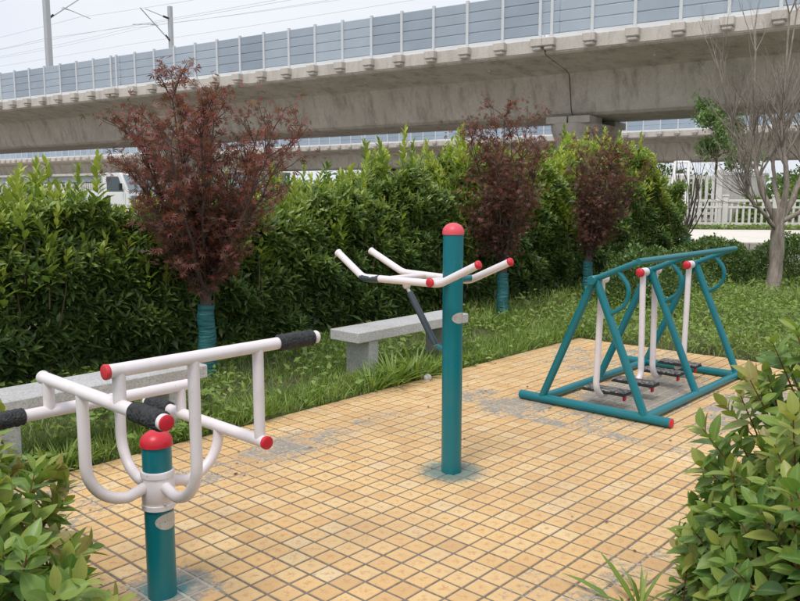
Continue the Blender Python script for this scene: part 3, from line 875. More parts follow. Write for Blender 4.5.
limb([fork + UP * .05, fork + Vector((.0, .4, .6)), fork + Vector((.15, .55, 1.5)), fork + Vector((.35, .6, 3.2))], .042, .012)
limb([fork + Vector((-.5, .2, .85)), fork + Vector((-.75, .2, 1.3)), fork + Vector((-.95, .3, 2.2))], .03, .012)
sticks('branches', [(p_, q_) for (_, p_, q_) in segs], M['bare_bark'], root, 6, 'stuff')
r = np.random.default_rng(35)

# ------------------------------------------------------------------ lawn and weeds
def in_paving(a, b): return (a > ea0 - .0) & (a < ea1) & (b > eb0) & (b < eb1 + .3)
def blades(n, arng, brng, hr, wr, r, tintm, dens=None, lean=.35):
    a = r.uniform(*arng, n); b = r.uniform(*brng, n)
    keep = ~in_paving(a, b)
    if dens is not None: keep &= r.random(n) < dens(a, b)
    a, b = a[keep], b[keep]; n = len(a)
    P = Gnp(a, b, np.full(n, -.02))
    d = np.concatenate([r.normal(0, lean, (n, 2)), np.ones((n, 1))], 1)
    nrm = np.concatenate([r.normal(0, 1, (n, 2)), np.full((n, 1), .15)], 1)
    hgt = r.uniform(*hr, n) * (.75 + .5 * (wob(a * .9, b * .9) * .5 + .5))
    return P, d, nrm, hgt, r.uniform(*wr, n), r.uniform(.15, .8, n), np.clip(r.normal(tintm, .2, n) + .15 * wob(a * .7, b * .8, 2), 0, 1)
g = np.random.default_rng(41)
patch = lambda a, b: np.clip(.58 + .85 * wob(a * .9, b * 1.2, 4), .07, 1)
arrs = [blades(52000, (.9, 8.5), (-6.75, -4.16), (.035, .115), (.0016, .0035), g, .45, patch),
        blades(34000, (7.5, 17.5), (-6.8, -1.0), (.06, .24), (.0025, .005), g, .62, patch),
        blades(9000, (.9, 7.9), (-4.75, -4.16), (.06, .19), (.002, .004), g, .5)]
lawn = leaf_object('lawn_grass', BLADE, cat(*arrs), M['lawn_blade'], None)
tag(lawn, 'uneven green lawn between the tiled paving and the hedge', 'grass')
# broad leaved weeds in the lawn and along its edge
def weedpatch(n, arng, brng, hr, Lr, r, tm, wr=(.25, .4)):
    a = r.uniform(*arng, n); b = r.uniform(*brng, n); k = ~in_paving(a, b); a, b = a[k], b[k]; n = len(a)
    keep = r.random(n) < np.clip(.55 + .9 * wob(a * 1.3, b * 1.5, 6), .06, 1); a, b = a[keep], b[keep]; n = len(a)
    P = Gnp(a, b, r.uniform(*hr, n) * (.35 + 1.1 * (.5 + .5 * wob(a * 1.7, b * 1.7, 3))))
    Ls = r.uniform(*Lr, n)
    return P, r.normal(0, 1, (n, 3)) * [1, 1, .45] + [0, 0, .25], r.normal(0, .4, (n, 3)) + [0, 0, 1], Ls, Ls * r.uniform(*wr, n), r.uniform(.1, .5, n), np.clip(r.normal(tm, .22, n), 0, 1)
arrs = [weedpatch(8200, (1.0, 9.0), (-6.5, -4.2), (.0, .12), (.03, .085), g, .45),
        weedpatch(34000, (7.7, 12.8), (-5.2, -1.0), (.0, .24), (.022, .06), g, .5),
        weedpatch(7000, (9.0, 17.0), (-6.4, -1.0), (.0, .18), (.05, .10), g, .45),
        weedpatch(1600, (1.2, 7.7), (-4.55, -4.2), (.0, .12), (.04, .09), g, .5, (.12, .25))]
wd = leaf_object('ground_weeds', SMALL, cat(*arrs), M['weed_leaf'], None)
tag(wd, 'leafy low weeds spread through the lawn and behind the striding machine', 'weeds')

def tuft(label, a, b, n, Lr, seed, spread=.5, wr=(.02, .04)):
    r = np.random.default_rng(seed)
    root = empty('grass_tuft', G(a, b, -.02), label, 'grass tuft', 'long grass tufts at the paving edge')
    ang = r.uniform(0, 6.28, n); op = r.uniform(.1, spread + .35, n)
    d = np.stack([np.cos(ang) * np.sin(op), np.sin(ang) * np.sin(op), np.cos(op)], 1)
    base_ = np.array(G(a, b, -.02))[None] + np.stack([np.cos(ang), np.sin(ang), 0 * ang], 1) * r.uniform(0, .09, n)[:, None]
    nrm = np.stack([-np.cos(ang) * np.cos(op), -np.sin(ang) * np.cos(op), np.sin(op)], 1) + r.normal(0, .2, (n, 3))
    Ls = r.uniform(*Lr, n)
    leaf_object('blades', BLADE, (base_, d, nrm, Ls, Ls * r.uniform(*wr, n), r.uniform(.15, .7, n), np.clip(r.normal(.55, .2, n), 0, 1)), M['weed_leaf'], root)
for i, (a, b, n, lr, lab) in enumerate([
        (4.72, -4.34, 120, (.16, .34), 'bushy grass tuft in front of the left leg of the right hand bench'),
        (4.48, -4.36, 90, (.12, .26), 'low grass tuft left of the right hand bench leg'),
        (5.02, -4.36, 110, (.16, .36), 'tall bladed grass tuft under the right hand bench'),
        (5.30, -4.42, 60, (.12, .26), 'small grass tuft under the middle of the right hand bench'),
        (1.95, -4.36, 80, (.1, .24), 'grass tuft at the paving edge left of the push-up bars'),
        (2.75, -4.38, 70, (.1, .22), 'grass tuft at the paving edge below the left bench end'),
        (3.35, -4.36, 70, (.1, .24), 'leafy tuft at the paving edge right of the left bench')]):
    tuft(lab, a, b, n, lr, 50 + i)
tuft('spiky grass tuft beneath the right foreground shrub', 2.72, -1.22, 26, (.14, .26), 61, .8, (.035, .06))

# ------------------------------------------------------------------ low round shrubs beyond the paving
def low_shrub(label, c, rx, ry, h, n, seed, mat='box_leaf', Lr=(.025, .05), cat_='shrub', grp='low shrubs beyond the paving', tm=.4):
    r = np.random.default_rng(seed)
    root = empty('low_shrub', c, label, cat_, grp)
    u = unit(r.normal(0, 1, (n, 3))); u[:, 2] = np.abs(u[:, 2])
    rad = (1 - r.exponential(.10, n)).clip(.3, 1.05) * (1 + .10 * wob(u[:, 0] * 5, u[:, 1] * 5 + u[:, 2] * 4, seed))
    P = np.array(c)[None] + u * rad[:, None] * np.array([rx, ry, h])
    d = u + r.normal(0, .6, (n, 3)) + [0, 0, .3]; nrm = u * .4 + r.normal(0, .5, (n, 3)) + [0, 0, .7]
    Ls = r.uniform(*Lr, n)
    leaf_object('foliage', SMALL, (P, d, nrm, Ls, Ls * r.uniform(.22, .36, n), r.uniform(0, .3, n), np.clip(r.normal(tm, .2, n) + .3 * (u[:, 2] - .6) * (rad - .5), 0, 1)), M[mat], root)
    segs = []
    for i in range(14):
        q = Vector(u[i]); segs.append(([Vector(c) - UP * .03, Vector(c) + Vector((q.x * rx, q.y * ry, q.z * h)) * .8], [.01, .004]))
    sticks('stem', segs, M['hedge_stem'], root)
low_shrub('broad dark clipped shrub just left of the bare tree', (5.6, 14.2, 0), .85, .6, .80, 10000, 71, Lr=(.04, .07), tm=.5)
low_shrub('dark clipped shrub right behind the bare tree', (7.2, 14.4, 0), .9, .6, .84, 9000, 72, Lr=(.04, .07), tm=.5)
low_shrub('small dark shrub behind the middle of the striding machine', (3.35, 10.9, 0), .6, .5, .85, 5200, 73, Lr=(.035, .065))
low_shrub('dark shrub beside the third maple trunk', (4.3, 12.3, 0), .6, .5, .72, 4800, 74)
low_shrub('shrub at the right picture edge beyond the bare tree', (8.3, 13.4, 0), .7, .6, .85, 5500, 75, Lr=(.04, .07), tm=.5)

# ------------------------------------------------------------------ foreground photinia shrubs, leaf by leaf
def photinia(label, name, volume, nshoot, seed, Lr, keep_fn=None, per=11):
    """volume(r, n) -> tip positions and shoot axes"""
    r = np.random.default_rng(seed)
    tip, ax = volume(r, nshoot); nshoot = len(tip)
    c = tip.mean(0); root = empty(name, (c[0], c[1], 0), label, 'shrub', 'photinia shrubs in the foreground')
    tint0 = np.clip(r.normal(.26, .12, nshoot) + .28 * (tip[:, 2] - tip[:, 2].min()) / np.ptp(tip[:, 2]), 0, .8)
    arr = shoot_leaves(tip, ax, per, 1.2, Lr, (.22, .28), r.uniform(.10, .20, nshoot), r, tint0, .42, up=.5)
    base_ = arr[0]
    dep = base_[:, 1] * math.cos(R(7.56)) + (1.55 - base_[:, 2]) * math.sin(R(7.56))
    px = 400 + 790 * base_[:, 0] / dep; py = 300 + 790 * ((1.55 - base_[:, 2]) * math.cos(R(7.56)) - base_[:, 1] * math.sin(R(7.56))) / dep
    vis = (px > -30) & (px < 830) & (py < 630)
    order = np.argsort(np.where(vis, dep, dep + 50))
    big, rest_ = order[:300], order[300:]
    # single leaves: shared meshes in a few sizes of droop and colour
    vars_ = []
    for k in range(12):
        V, T, t = leaves_np(OVALHI, np.zeros((1, 3)), np.array([[1., 0, 0]]), np.array([[0, 0, 1.]]), np.array([1.]), np.array([.245 + .025 * (k % 3 - 1)]), np.array([.05 + .075 * (k % 4)]), np.array([0.]))
        vars_.append((V, T))
    cache = {}
    for i in big:
        tq = int(np.clip(arr[6][i], 0, .999) * 6); k = int(r.integers(0, 12)); key = (tq, k)
        if key not in cache:
            V, T = vars_[k]
            cache[key] = mesh_np('leaf', V, T, np.full(len(V), (tq + .5) / 6), M['photinia_leaf'], np.clip(1.2 - 8 * np.abs(OVALHI[0][:, 1]), 0, 1))
        o = link('leaf', cache[key], None, root)
        d = Vector(arr[1][i]).normalized(); s = d.cross(Vector(arr[2][i])).normalized(); nn = s.cross(d)
        mat = Matrix((d, -s, nn)).transposed().to_4x4()
        o.matrix_parent_inverse = Matrix.Translation(-Vector(root.location))
        o.matrix_basis = Matrix.Translation(Vector(base_[i])) @ mat @ Matrix.Diagonal((*([float(arr[3][i])] * 3), 1))
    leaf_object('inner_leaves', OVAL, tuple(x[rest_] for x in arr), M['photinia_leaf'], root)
    segs = []
    for i in range(nshoot):
        tp = Vector(tip[i]); a_ = Vector(ax[i]).normalized(); q = tp - a_ * .3
        gd = Vector((q.x * .6 + c[0] * .4, q.y * .6 + c[1] * .4, max(0, q.z - .45)))
        segs.append(([gd, q, tp - a_ * .01], [.006, .004, .002]))
    sticks('stem', segs, M['red_stem'], root, 5, 'stuff')
    return root
def blob_tips(r, n, blobs):
    wsum = sum(w for *_, w in blobs); T = []; X = []
    for (a, b, ra, rb, h, w) in blobs:
        k = int(n * w / wsum)
        u = unit(r.normal(0, 1, (k, 3))); u[:, 2] = np.abs(u[:, 2]) ** .8
        q = np.where(r.random(k) < .72, r.uniform(.84, 1.04, k), r.uniform(.45, .85, k))
        zz = (.05 + (h - .05) * u[:, 2] * q)
        low = r.random(k) < .22
        zz = np.where(low, zz * r.uniform(.15, .7, k), zz)
        T.append(Gnp(a + u[:, 0] * ra * q, b + u[:, 1] * rb * q, zz))
        X.append(Gnp(u[:, 0] + r.normal(0, .25, k), u[:, 1] + r.normal(0, .25, k), u[:, 2] * .7 + r.uniform(.25, .9, k)))
    return np.concatenate(T), np.concatenate(X)
def vol_right(r, n):
    return blob_tips(r, n, [(3.12, -.70, .66, .48, 1.12, 1.2), (2.42, -.42, .54, .46, .90, 1.1), (2.92, -.86, .46, .30, .66, .8), (3.95, -.62, .7, .5, 1.07, .6), (2.72, -.48, .55, .45, 1.0, 1.0), (3.3, -.35, .6, .45, 1.16, .8)])
photinia('large olive green leafy shrub filling the lower right corner', 'photinia_shrub', vol_right, 900, 81, (.062, .115))
def vol_left(r, n):
    return blob_tips(r, n, [(.70, -2.12, .42, .42, .66, 1.1), (.86, -2.70, .44, .45, .80, 1.0), (.92, -3.35, .46, .42, .84, .8)])
photinia('low green leafy shrub in the lower left corner', 'photinia_shrub', vol_left, 400, 82, (.062, .12))

# ------------------------------------------------------------------ granite benches
def bench(label, a0, a1, b0=-4.92, b1=-4.58):
    c = G((a0 + a1) / 2, (b0 + b1) / 2, 0)
    root = empty('granite_bench', c, label, 'bench', 'granite benches on the lawn')
    MB().box(c + UP * .375, (a1 - a0, b1 - b0, .09), A, bev=.006).build('seat', M['granite'], root, angle=30)
    for q in (a0 + .22, a1 - .22):
        MB().box(G(q, (b0 + b1) / 2, .145), (.12, b1 - b0 - .06, .37), A, bev=.005).build('leg', M['granite'], root, angle=30)
bench('granite slab bench on the lawn behind the centre post', 4.55, 6.06)
bench('granite slab bench on the left behind the push-up bars', 1.50, 3.01, -4.82, -4.47)

# ------------------------------------------------------------------ push-up bars (left machine)
C0 = Vector((-0.932, 2.923, 0)); PHI = R(-43.27); RAD = .279
root = empty('push_up_bars', C0, 'white four handled push-up bars on a short teal post', 'exercise machine', 'outdoor exercise machines')
PR = .0555
MB().lathe([(PR, 0), (PR, .64)], C0 - UP * .02).build('post', M['teal'], root)
def dome(r, h, n=8, lip=.004):
    pr = [(r + lip, -.012), (r + lip, 0.0)]
    for k in range(1, n + 1):
        t = k / n * math.pi / 2
        pr.append(((r + lip) * math.cos(t), h * math.sin(t)))
    return pr
MB().lathe(dome(PR, .048, lip=.006), C0 + UP * .617).build('post_cap', M['red_plastic'], root, angle=50)
MB().lathe([(PR + .001, .358), (PR + .008, .360), (PR + .008, .378), (PR + .0055, .381), (PR + .0055, .392), (PR + .0068, .394), (PR + .0068, .470), (PR + .0055, .472), (PR + .0055, .484), (PR + .0085, .487), (PR + .0085, .504), (PR + .007, .508), (PR + .001, .510)], C0).build('collar', M['white_paint'], root)
for (ang, z) in ((-2.45, .478), (-.9, .386)):
    n_ = Vector((math.cos(ang), math.sin(ang), 0))
    MB().lathe([(.006, 0), (.006, .004), (.0035, .006)], C0 + n_ * (PR + .006) + UP * z, n_, 10).build('bolt', M['galvanised'], root)
def pdir(a): return Vector((math.cos(a), math.sin(a), 0))
specs = [(PHI, .985), (PHI + 1.5 * math.pi, .865), (PHI + math.pi, .741), (PHI + .5 * math.pi, .619)]
D1, D2 = .326, .569
ends = []
for (a, z) in specs:
    o_ = C0 + pdir(a) * RAD; t = pdir(a + math.pi / 2)
    # curved arm from the collar up to the bar
    path = [C0 + pdir(a) * (PR - .004) + UP * .452, C0 + pdir(a) * (RAD - .165) + UP * .434]
    for k in range(1, 13):
        th = k / 12 * math.pi / 2
        path.append(C0 + pdir(a) * (RAD - .165 + .165 * math.sin(th)) + UP * (.432 + .165 * (1 - math.cos(th))))
    path.append(o_ + UP * (z - .004))
    MB().tube(path, .0215, 16).build('arm', M['white_paint'], root, angle=60)
    e0, e1 = o_ - t * D1 + UP * z, o_ + t * D2 + UP * z
    bar = MB().tube([e0, e1], .0235, 20).build('bar', M['white_paint'], root)
    ends.append((e0, e1, t))
    # foam grip
    g0, g1 = e1 - t * .195, e1 - t * .022
    n_ = 26; gp = [g0.lerp(g1, k / (n_ - 1)) for k in range(n_)]
    gr = [.0325 + .0012 * math.sin(k * 1.9) + .0007 * math.sin(k * 5.1) for k in range(n_)]; gr[0] = .028; gr[-1] = .0285
    link('grip', MB().tube(gp, gr, 20).mesh('grip', M['grip_foam'], 60), None, bar).matrix_parent_inverse = Matrix.Identity(4)
    bar_child = bar
    for (e, d_) in ((e0, -t), (e1, t)):
        m_ = M['white_paint'] if (z == .985 and d_ == t) or (z == .865 and d_ != t) else M['red_plastic']
        cp = link('end_cap', MB().lathe([(.0252, -.012), (.0262, -.001), (.0245, .003), (.016, .0055), (.006, .006)], e, d_, 20).mesh('end_cap', m_, 50), None, bar)
        cp.matrix_parent_inverse = Matrix.Identity(4)
    if z in (.865, .741, .619):
        sl = link('white_sleeve', MB().lathe([(.0262, 0), (.0262, .024)], e1 - t * .026, t, 20).mesh('white_sleeve', M['white_paint']), None, bar)
        sl.matrix_parent_inverse = Matrix.Identity(4)
# struts at the crossings
for i, (a, z) in enumerate(specs):
    o_ = C0 + pdir(a) * RAD; t = pdir(a + math.pi / 2)
    q = o_ - t * RAD
    nxt = specs[(i + 1) % 4][1] if i < 3 else specs[0][1]
    MB().tube([q + UP * min(z, nxt), q + UP * max(z, nxt)], .0215, 16).build('strut', M['white_paint'], root, angle=60)

def badge(name, c, rad, az, z, w, h, parent):
    """oval plate bent round the post"""
    v = [c + pdir(az) * (rad + .0018) + UP * z]; n_ = 28
    for rr in (.55, 1.0):
        for k in range(n_):
            t = 2 * math.pi * k / n_
            v.append(c + pdir(az + rr * w / 2 * math.cos(t) / rad) * (rad + .0016) + UP * (z + rr * h / 2 * math.sin(t)))
    f = [(0, 1 + k, 1 + (k + 1) % n_) for k in range(n_)] + [(1 + k, 1 + n_ + k, 1 + n_ + (k + 1) % n_, 1 + (k + 1) % n_) for k in range(n_)]
    return MB().add(v, f).build(name, M['badge'], parent, angle=60)
badge('badge_plate', C0, PR, R(-35), .315, .105, .066, root)

# ------------------------------------------------------------------ arm press machine (centre)
C1 = G(3.40, -2.68)
root = empty('arm_press', C1, 'tall teal post with two pivoting white handlebars and a damper', 'exercise machine', 'outdoor exercise machines')
PR1 = .0565
MB().lathe([(PR1, -.02), (PR1, 1.355)], C1).build('post', M['teal'], root)
MB().lathe(dome(PR1, .052, lip=.0035), C1 + UP * 1.352).build('post_cap', M['pink_plastic'], root, angle=50)
badge('badge_plate', C1, PR1, R(-48), .885, .098, .062, root)
ZP = 1.092
for (a, tipL, bL, bR, tipR) in ((3.236, (-3.421, 1.216), (-3.213, 1.081), (-2.640, 1.084), (-2.383, 1.203)),
                                (3.570, (-3.472, 1.206), (-3.201, 1.087), (-2.700, 1.072), (-2.415, 1.196))):
    path = bezier_path([G(a, tipL[0], tipL[1]), G(a, bL[0], bL[1]), G(a, bR[0], bR[1]), G(a, tipR[0], tipR[1])], .035, 6)
    bar = MB().tube(path, .0205, 18).build('handlebar', M['white_paint'], root, angle=60)
    for (e, q, m_) in ((G(a, *tipL), G(a, *bL), 'white_paint'), (G(a, *tipR), G(a, *bR), 'red_plastic')):
        d_ = (e - q).normalized()
        cp = link('end_cap', MB().lathe([(.0225, -.012), (.023, -.002), (.0215, .003), (.014, .008), (.004, .0095)], e, d_, 18).mesh('end_cap', M[m_], 50), None, bar)
        cp.matrix_parent_inverse = Matrix.Identity(4)
    if a < 3.4:
        gv = [G(a, bL[0] - .012, bL[1] + .006), G(a, bL[0] + .02, bL[1] - .002), G(a, bL[0] + .075, bL[1] - .004), G(a, bL[0] + .135, bL[1] + .0)]
        gq = link('grip_sleeve', MB().tube(gv, [.021, .0225, .0225, .022], 18).mesh('grip_sleeve', M['dark_metal'], 50), None, bar)
        gq.matrix_parent_inverse = Matrix.Identity(4)
# axle through the post, cross tube, knuckle and damper
MB().tube([G(3.29, -2.68, ZP), G(3.60, -2.68, ZP - .004)], .019, 16).build('axle', M['teal'], root)
MB().tube([G(3.20, -2.68, ZP), G(3.30, -2.68, ZP)], .0225, 18).build('axle_sleeve', M['white_paint'], root)
MB().lathe([(.0245, -.008), (.025, 0), (.022, .005), (.012, .009), (.003, .010)], G(3.20, -2.68, ZP), -A, 18).build('axle_cap', M['red_plastic'], root, angle=50)
MB().tube([G(3.236, -3.02, 1.083), G(3.57, -3.02, 1.082)], .017, 14).build('cross_tube', M['white_paint'], root)
MB().lathe([(.012, -.03), (.022, -.02), (.026, 0), (.022, .02), (.012, .03)], G(3.4, -3.02, 1.045), UP, 14).build('knuckle', M['white_paint'], root, angle=60)
d0, d1 = G(3.4, -3.015, 1.022), G(3.4, -2.79, .70)
MB().tube([d0, d0.lerp(d1, .12)], .010, 12).build('damper_rod', M['galvanised'], root)
MB().tube([d0.lerp(d1, .08), d0.lerp(d1, .96)], .0195, 16, bev=.003).build('damper', M['dark_metal'], root)
MB().tube([d1 + Vector((0, 0, .012)), G(3.4, -2.735, .69)], .013, 12).build('damper_bracket', M['teal'], root)

# ------------------------------------------------------------------ striding machine (right)
W0a = A.dot(Vector((1.37, 5.56, 0))); W0b = -2.70
root = empty('striding_machine', G(W0a + .89, W0b), 'teal A-frame striding machine with four white swinging legs and pedals', 'exercise machine', 'outdoor exercise machines')
TR = .030
def WG(a, b, z): return G(W0a + a, W0b + b, z)
for k, a in enumerate((0, 1.78)):
    rl = MB().tube([WG(a, -.60, .034), WG(a, .60, .034)], .033, 18).build('floor_rail', M['teal'], root)
    cp = link('end_cap', MB().lathe([(.033, -.004), (.034, .002), (.028, .007), (.012, .010)], WG(a, .60, .034), B, 18).mesh('end_cap', M['red_plastic'], 50), None, rl)
    cp.matrix_parent_inverse = Matrix.Identity(4)
for b in (-.41, .41):
    MB().tube([WG(0, b, .036), WG(1.78, b, .036)], .030, 18).build('side_rail', M['teal'], root)
ZA = .955
for k, a in enumerate((0, .89, 1.78)):
    for s in (-1, 1):
        MB().tube([WG(a, s * .41, .04), WG(a, s * .012, ZA)], .029, 18).build('frame_leg', M['teal'], root)
    MB().tube([WG(a - (.06 if k == 0 else .035), 0, ZA + .005), WG(a + .05, 0, ZA + .005)], .033, 18, bev=.004).build('axle_hub', M['teal'], root)
    # handle arm rising forward, with its curved brace down to the leg
    MB().tube([WG(a, 0, ZA + .01), WG(a, .33, 1.108)], .0215, 16).build('handle_arm', M['teal'], root)
    p0 = WG(a, .17, ZA + .01 + .102 * .17 / .35 + .045); p0 = WG(a, .17, ZA + .01 + (1.112 - ZA - .01) * .17 / .35)
    leg_at = lambda z: WG(a, .41 - (.41 - .012) * (z - .04) / (ZA - .04), z)
    path = bezier_path([p0, WG(a, .265, .93), WG(a, .245, .80), leg_at(.72)], .14, 8)
    MB().tube(path, .0165, 14).build('brace_loop', M['teal'], root, angle=60)
MB().tube([WG(-.02, .33, 1.108), WG(1.80, .33, 1.108)], .0225, 16, bev=.003).build('hand_rail', M['teal'], root)
# swinging legs: (position along the axle, side of the hub, inward direction)
for (a, inward, redcap, sw) in ((.105, 1, False, -.02), (.765, -1, True, .015), (.985, 1, False, .01), (1.66, -1, True, -.01)):
    piv = WG(a, 0, ZA + .005)
    sl = MB().tube([WG(a - .05, 0, ZA + .005), WG(a + .05, 0, ZA + .005)], .0335, 18).build('pivot_sleeve', M['white_paint'], root)
    if redcap:
        cp = link('pivot_cap', MB().lathe([(.0345, -.006), (.036, 0), (.034, .008), (.022, .016), (.006, .019)], WG(a - .05, 0, ZA + .005), -A, 18).mesh('pivot_cap', M['red_plastic'], 50), None, sl)
        cp.matrix_parent_inverse = Matrix.Identity(4)
    zb = .085
    path = [piv]; rj = .115
    for k in range(0, 11):
        th = k / 10 * math.pi / 2
        path.append(WG(a + inward * rj * (1 - math.cos(th)), sw * (1 - .1 * k / 10), zb + rj * (1 - math.sin(th))))
    path.append(WG(a + inward * (rj + .03), sw, zb))
    MB().tube(path, .0235, 16).build('swing_leg', M['white_paint'], root, angle=60)
    pc = WG(a + inward * .135, sw + .02, zb + .042)
    pd = MB().box(pc, (.13, .33, .014), A, bev=.005).build('pedal', M['pedal_plate'], root)
    rim = link('pedal_rim', MB().box(pc - UP * .0145, (.136, .34, .014), A, bev=.004).mesh('pedal_rim', M['rubber']), None, pd); rim.matrix_parent_inverse = Matrix.Identity(4)
    for q in (.165,):
        ft = link('pedal_stop', MB().box(WG(a + inward * .135, sw + q - .005, zb + .0), (.035, .016, .05), A, bev=.004).mesh('pedal_stop', M['red_plastic']), None, pd); ft.matrix_parent_inverse = Matrix.Identity(4)
badge('badge_plate', WG(.89, -.2, 0), .02, R(-60), .50, .05, .035, root) if False else None

# small litter on the tiles and a pale stone at the lawn edge
st_ = MB(); 
for k in range(1):
    q = G(5.02, -4.22, .02)
    vs_ = []; rr = np.random.default_rng(3)
    st_.lathe([(.004, -.03), (.03, -.022), (.038, 0), (.03, .02), (.01, .032)], q, UP, 9)
tag(st_.build('stone', M['granite'], None, angle=40), 'small pale stone at the paving edge below the right hand bench', 'stone')
lv = np.random.default_rng(91); nl = 90
a = lv.uniform(1.6, 7.4, nl); b = np.where(lv.random(nl) < .6, lv.uniform(-4.2, -3.4, nl), lv.uniform(-4.2, -1.3, nl))
Ls = lv.uniform(.012, .035, nl)
lit = leaf_object('leaf_litter', SMALL, (Gnp(a, b, np.full(nl, .004)), lv.normal(0, 1, (nl, 3)) * [1, 1, .05], np.tile([0, 0, 1.], (nl, 1)), Ls, Ls * .3, np.full(nl, -.1), np.clip(lv.normal(.4, .2, nl), 0, 1)), M['maple_leaf'], None)
tag(lit, 'scattered dry leaf crumbs on the yellow tiles', 'leaf litter')

# ------------------------------------------------------------------ low and tall concrete fences, sign frame, tree beyond the road
root = empty('low_fence', (12, 26.6, ROAD_Z), 'low pale concrete baluster fence along the far side of the road', 'fence')
FO = Vector((9.4, 27.1, ROAD_Z - .02)); FD = RD
pick = MB().box((0, 0, 0), (.07, .07, .62), FD, bev=.006).mesh('picket', M['fence_concrete'])
stub = MB().box((0, 0, 0), (.07, .07, .14), FD, bev=.004).mesh('stub', M['fence_concrete'])
postm = MB().box((0, 0, .52), (.17, .17, 1.04), FD, bev=.01).box((0, 0, 1.07), (.21, .21, .06), FD, bev=.01).mesh('post', M['fence_concrete'])
capm = None
BAY = 1.58
for i in range(-2, 6):
    x0 = FO + FD * (i * BAY)
    o = link('post', postm, None, root); o.location = x0
    for (z, h, th) in ((.90, .08, .10), (.68, .07, .09), (.12, .08, .10)):
        MB().box(x0 + FD * (BAY / 2) + UP * z, (BAY - .18, th, h), FD, bev=.008).build('rail', M['fence_concrete'], root)
    for k in range(1, 8):
        q = x0 + FD * (k * BAY / 8)
        if True:
            o = link('picket', pick, None, root); o.location = q + UP * .40; o.scale = (1, 1, .8)
            o = link('stub', stub, None, root); o.location = q + UP * .79 + FD * .02
x0 = FO + FD * (6 * BAY); o = link('post', postm, None, root); o.location = x0

DV = Vector((.834, -.552, 0)).normalized(); NV = Vector((.552, .834, 0)).normalized()
root = empty('tall_fence', (0, 41, ROAD_Z), 'tall weathered concrete picket fence running along the railway', 'fence')
TF = Vector((12.9, 32.2, ROAD_Z - .02))
tp = MB().box((0, 0, .98), (.12, .09, 1.86), DV, bev=.01).mesh('picket', M['fence_concrete'])
tpost = MB().box((0, 0, 1.06), (.24, .24, 2.12), DV, bev=.02).mesh('post', M['fence_concrete'])
for s0, s1 in ((0, 12.0), (34.0, 58.0)):
    k = s0
    while k < s1:
        q = TF - DV * k
        if abs((k / 3.0) - round(k / 3.0)) < .04:
            o = link('post', tpost, None, root); o.location = q
        else:
            o = link('picket', tp, None, root); o.location = q
        k += .25
    for z in (.35, 1.80):
        MB().box(TF - DV * ((s0 + s1) / 2) + UP * z + NV * .075, (s1 - s0, .06, .12), DV).build('rail', M['fence_concrete'], root)
root2 = empty('fence_return', TF, 'short grey concrete fence return behind the low fence', 'fence')
FR = Vector((.80, .60, 0)).normalized()
tp2 = MB().box((0, 0, .98), (.30, .08, 1.86), FR, bev=.01).mesh('panel_board', M['fence_concrete'])
for k in range(1, 11):
    o = link('panel_board', tp2, None, root2); o.location = TF + FR * (k * .33)
MB().box(TF + FR * 1.75 + UP * 1.98, (3.7, .16, .10), FR, bev=.01).build('coping', M['fence_concrete'], root2)

fr = Vector((8.6, 25.2, ROAD_Z))
root = empty('step_ladder', fr, 'white metal step ladder standing in front of the concrete fence', 'ladder')
for s in (0, .52):
    MB().tube([fr + Vector((s - .1, -.02, 0)), fr + Vector((s + .12 - .1 * (s > 0), .15, 2.12))], .055, 10).build('upright', M['white_car'], root)
    MB().tube([fr + Vector((s + .0, .75, 0)), fr + Vector((s + .12 - .1 * (s > 0), .15, 2.12))], .028, 10).build('back_leg', M['white_car'], root)
for z in (.42, .84, 1.28, 1.7, 2.10):
    f_ = z / 2.12
    MB().tube([fr + Vector((-.1 + .22 * f_, .15 * f_, z)), fr + Vector((.42 + .12 * f_, .15 * f_, z))], .045, 10).build('rung', M['white_car'], root)

# leafy tree and bushes beyond the fence
def leafy_tree(label, base, h, halfw, seed, n, z0=.45, mat='tree_leaf', Lr=(.10, .2), name='leafy_tree'):
    r = np.random.default_rng(seed); base = Vector(base)
    root = empty(name, base, label, 'tree', 'green trees beyond the fence')
    MB().tube([base, base + UP * h * .45, base + UP * h * .9], [.11, .07, .02], 8).build('trunk', M['hedge_stem'], root)
    segs = []; tips = []
    for k in range(16):
        ang = r.uniform(0, 6.28); zz = r.uniform(z0 * .7, .92)
        ln = halfw * (1.2 - .7 * (zz - z0)) * r.uniform(.6, 1.1)
        grow(base + UP * h * zz, Vector((math.cos(ang), math.sin(ang), .65)), ln, .03, 0, 2, r, segs, tips, .7, .3, 4, (2, 4), .55)
    sticks('branches', [(p_, q_) for (_, p_, q_) in segs], M['hedge_stem'], root, 4, 'stuff')
    P = np.array([t[0] for t in tips]); ti = r.integers(0, len(P), n)
    bs = P[ti] + r.normal(0, .13, (n, 3)); Ls = r.uniform(*Lr, n)
    leaf_object('foliage', SMALL, (bs, r.normal(0, 1, (n, 3)) + [0, 0, .2], r.normal(0, .6, (n, 3)) + [0, 0, .8], Ls, Ls * .33, r.uniform(0, .3, n), np.clip(r.normal(.45, .22, n), 0, 1)), M[mat], root)
leafy_tree('slender green tree rising behind the concrete fence', (14.3, 36.2, ROAD_Z - .05), 4.6, 1.15, 95, 5200)
def bush_mass(label, c, rx, ry, h, n, seed): low_shrub(label, c, rx, ry, h, n, seed, 'weed_leaf', (.10, .2), 'shrub', 'bushes beyond the fence', .35)
bush_mass('bright green bush behind the low fence right of the fence return', (17.2, 33.5, ROAD_Z - .1), 1.7, 1.2, 1.75, 4200, 96)
bush_mass('dark green bush behind the low fence at the right picture edge', (19.4, 36.5, ROAD_Z - .1), 2.2, 1.5, 2.4, 4200, 97)
bush_mass('wide bush mass under the near viaduct behind the tall fence', (12.5, 42.0, ROAD_Z - .1), 4.5, 2.0, 2.9, 7000, 101)
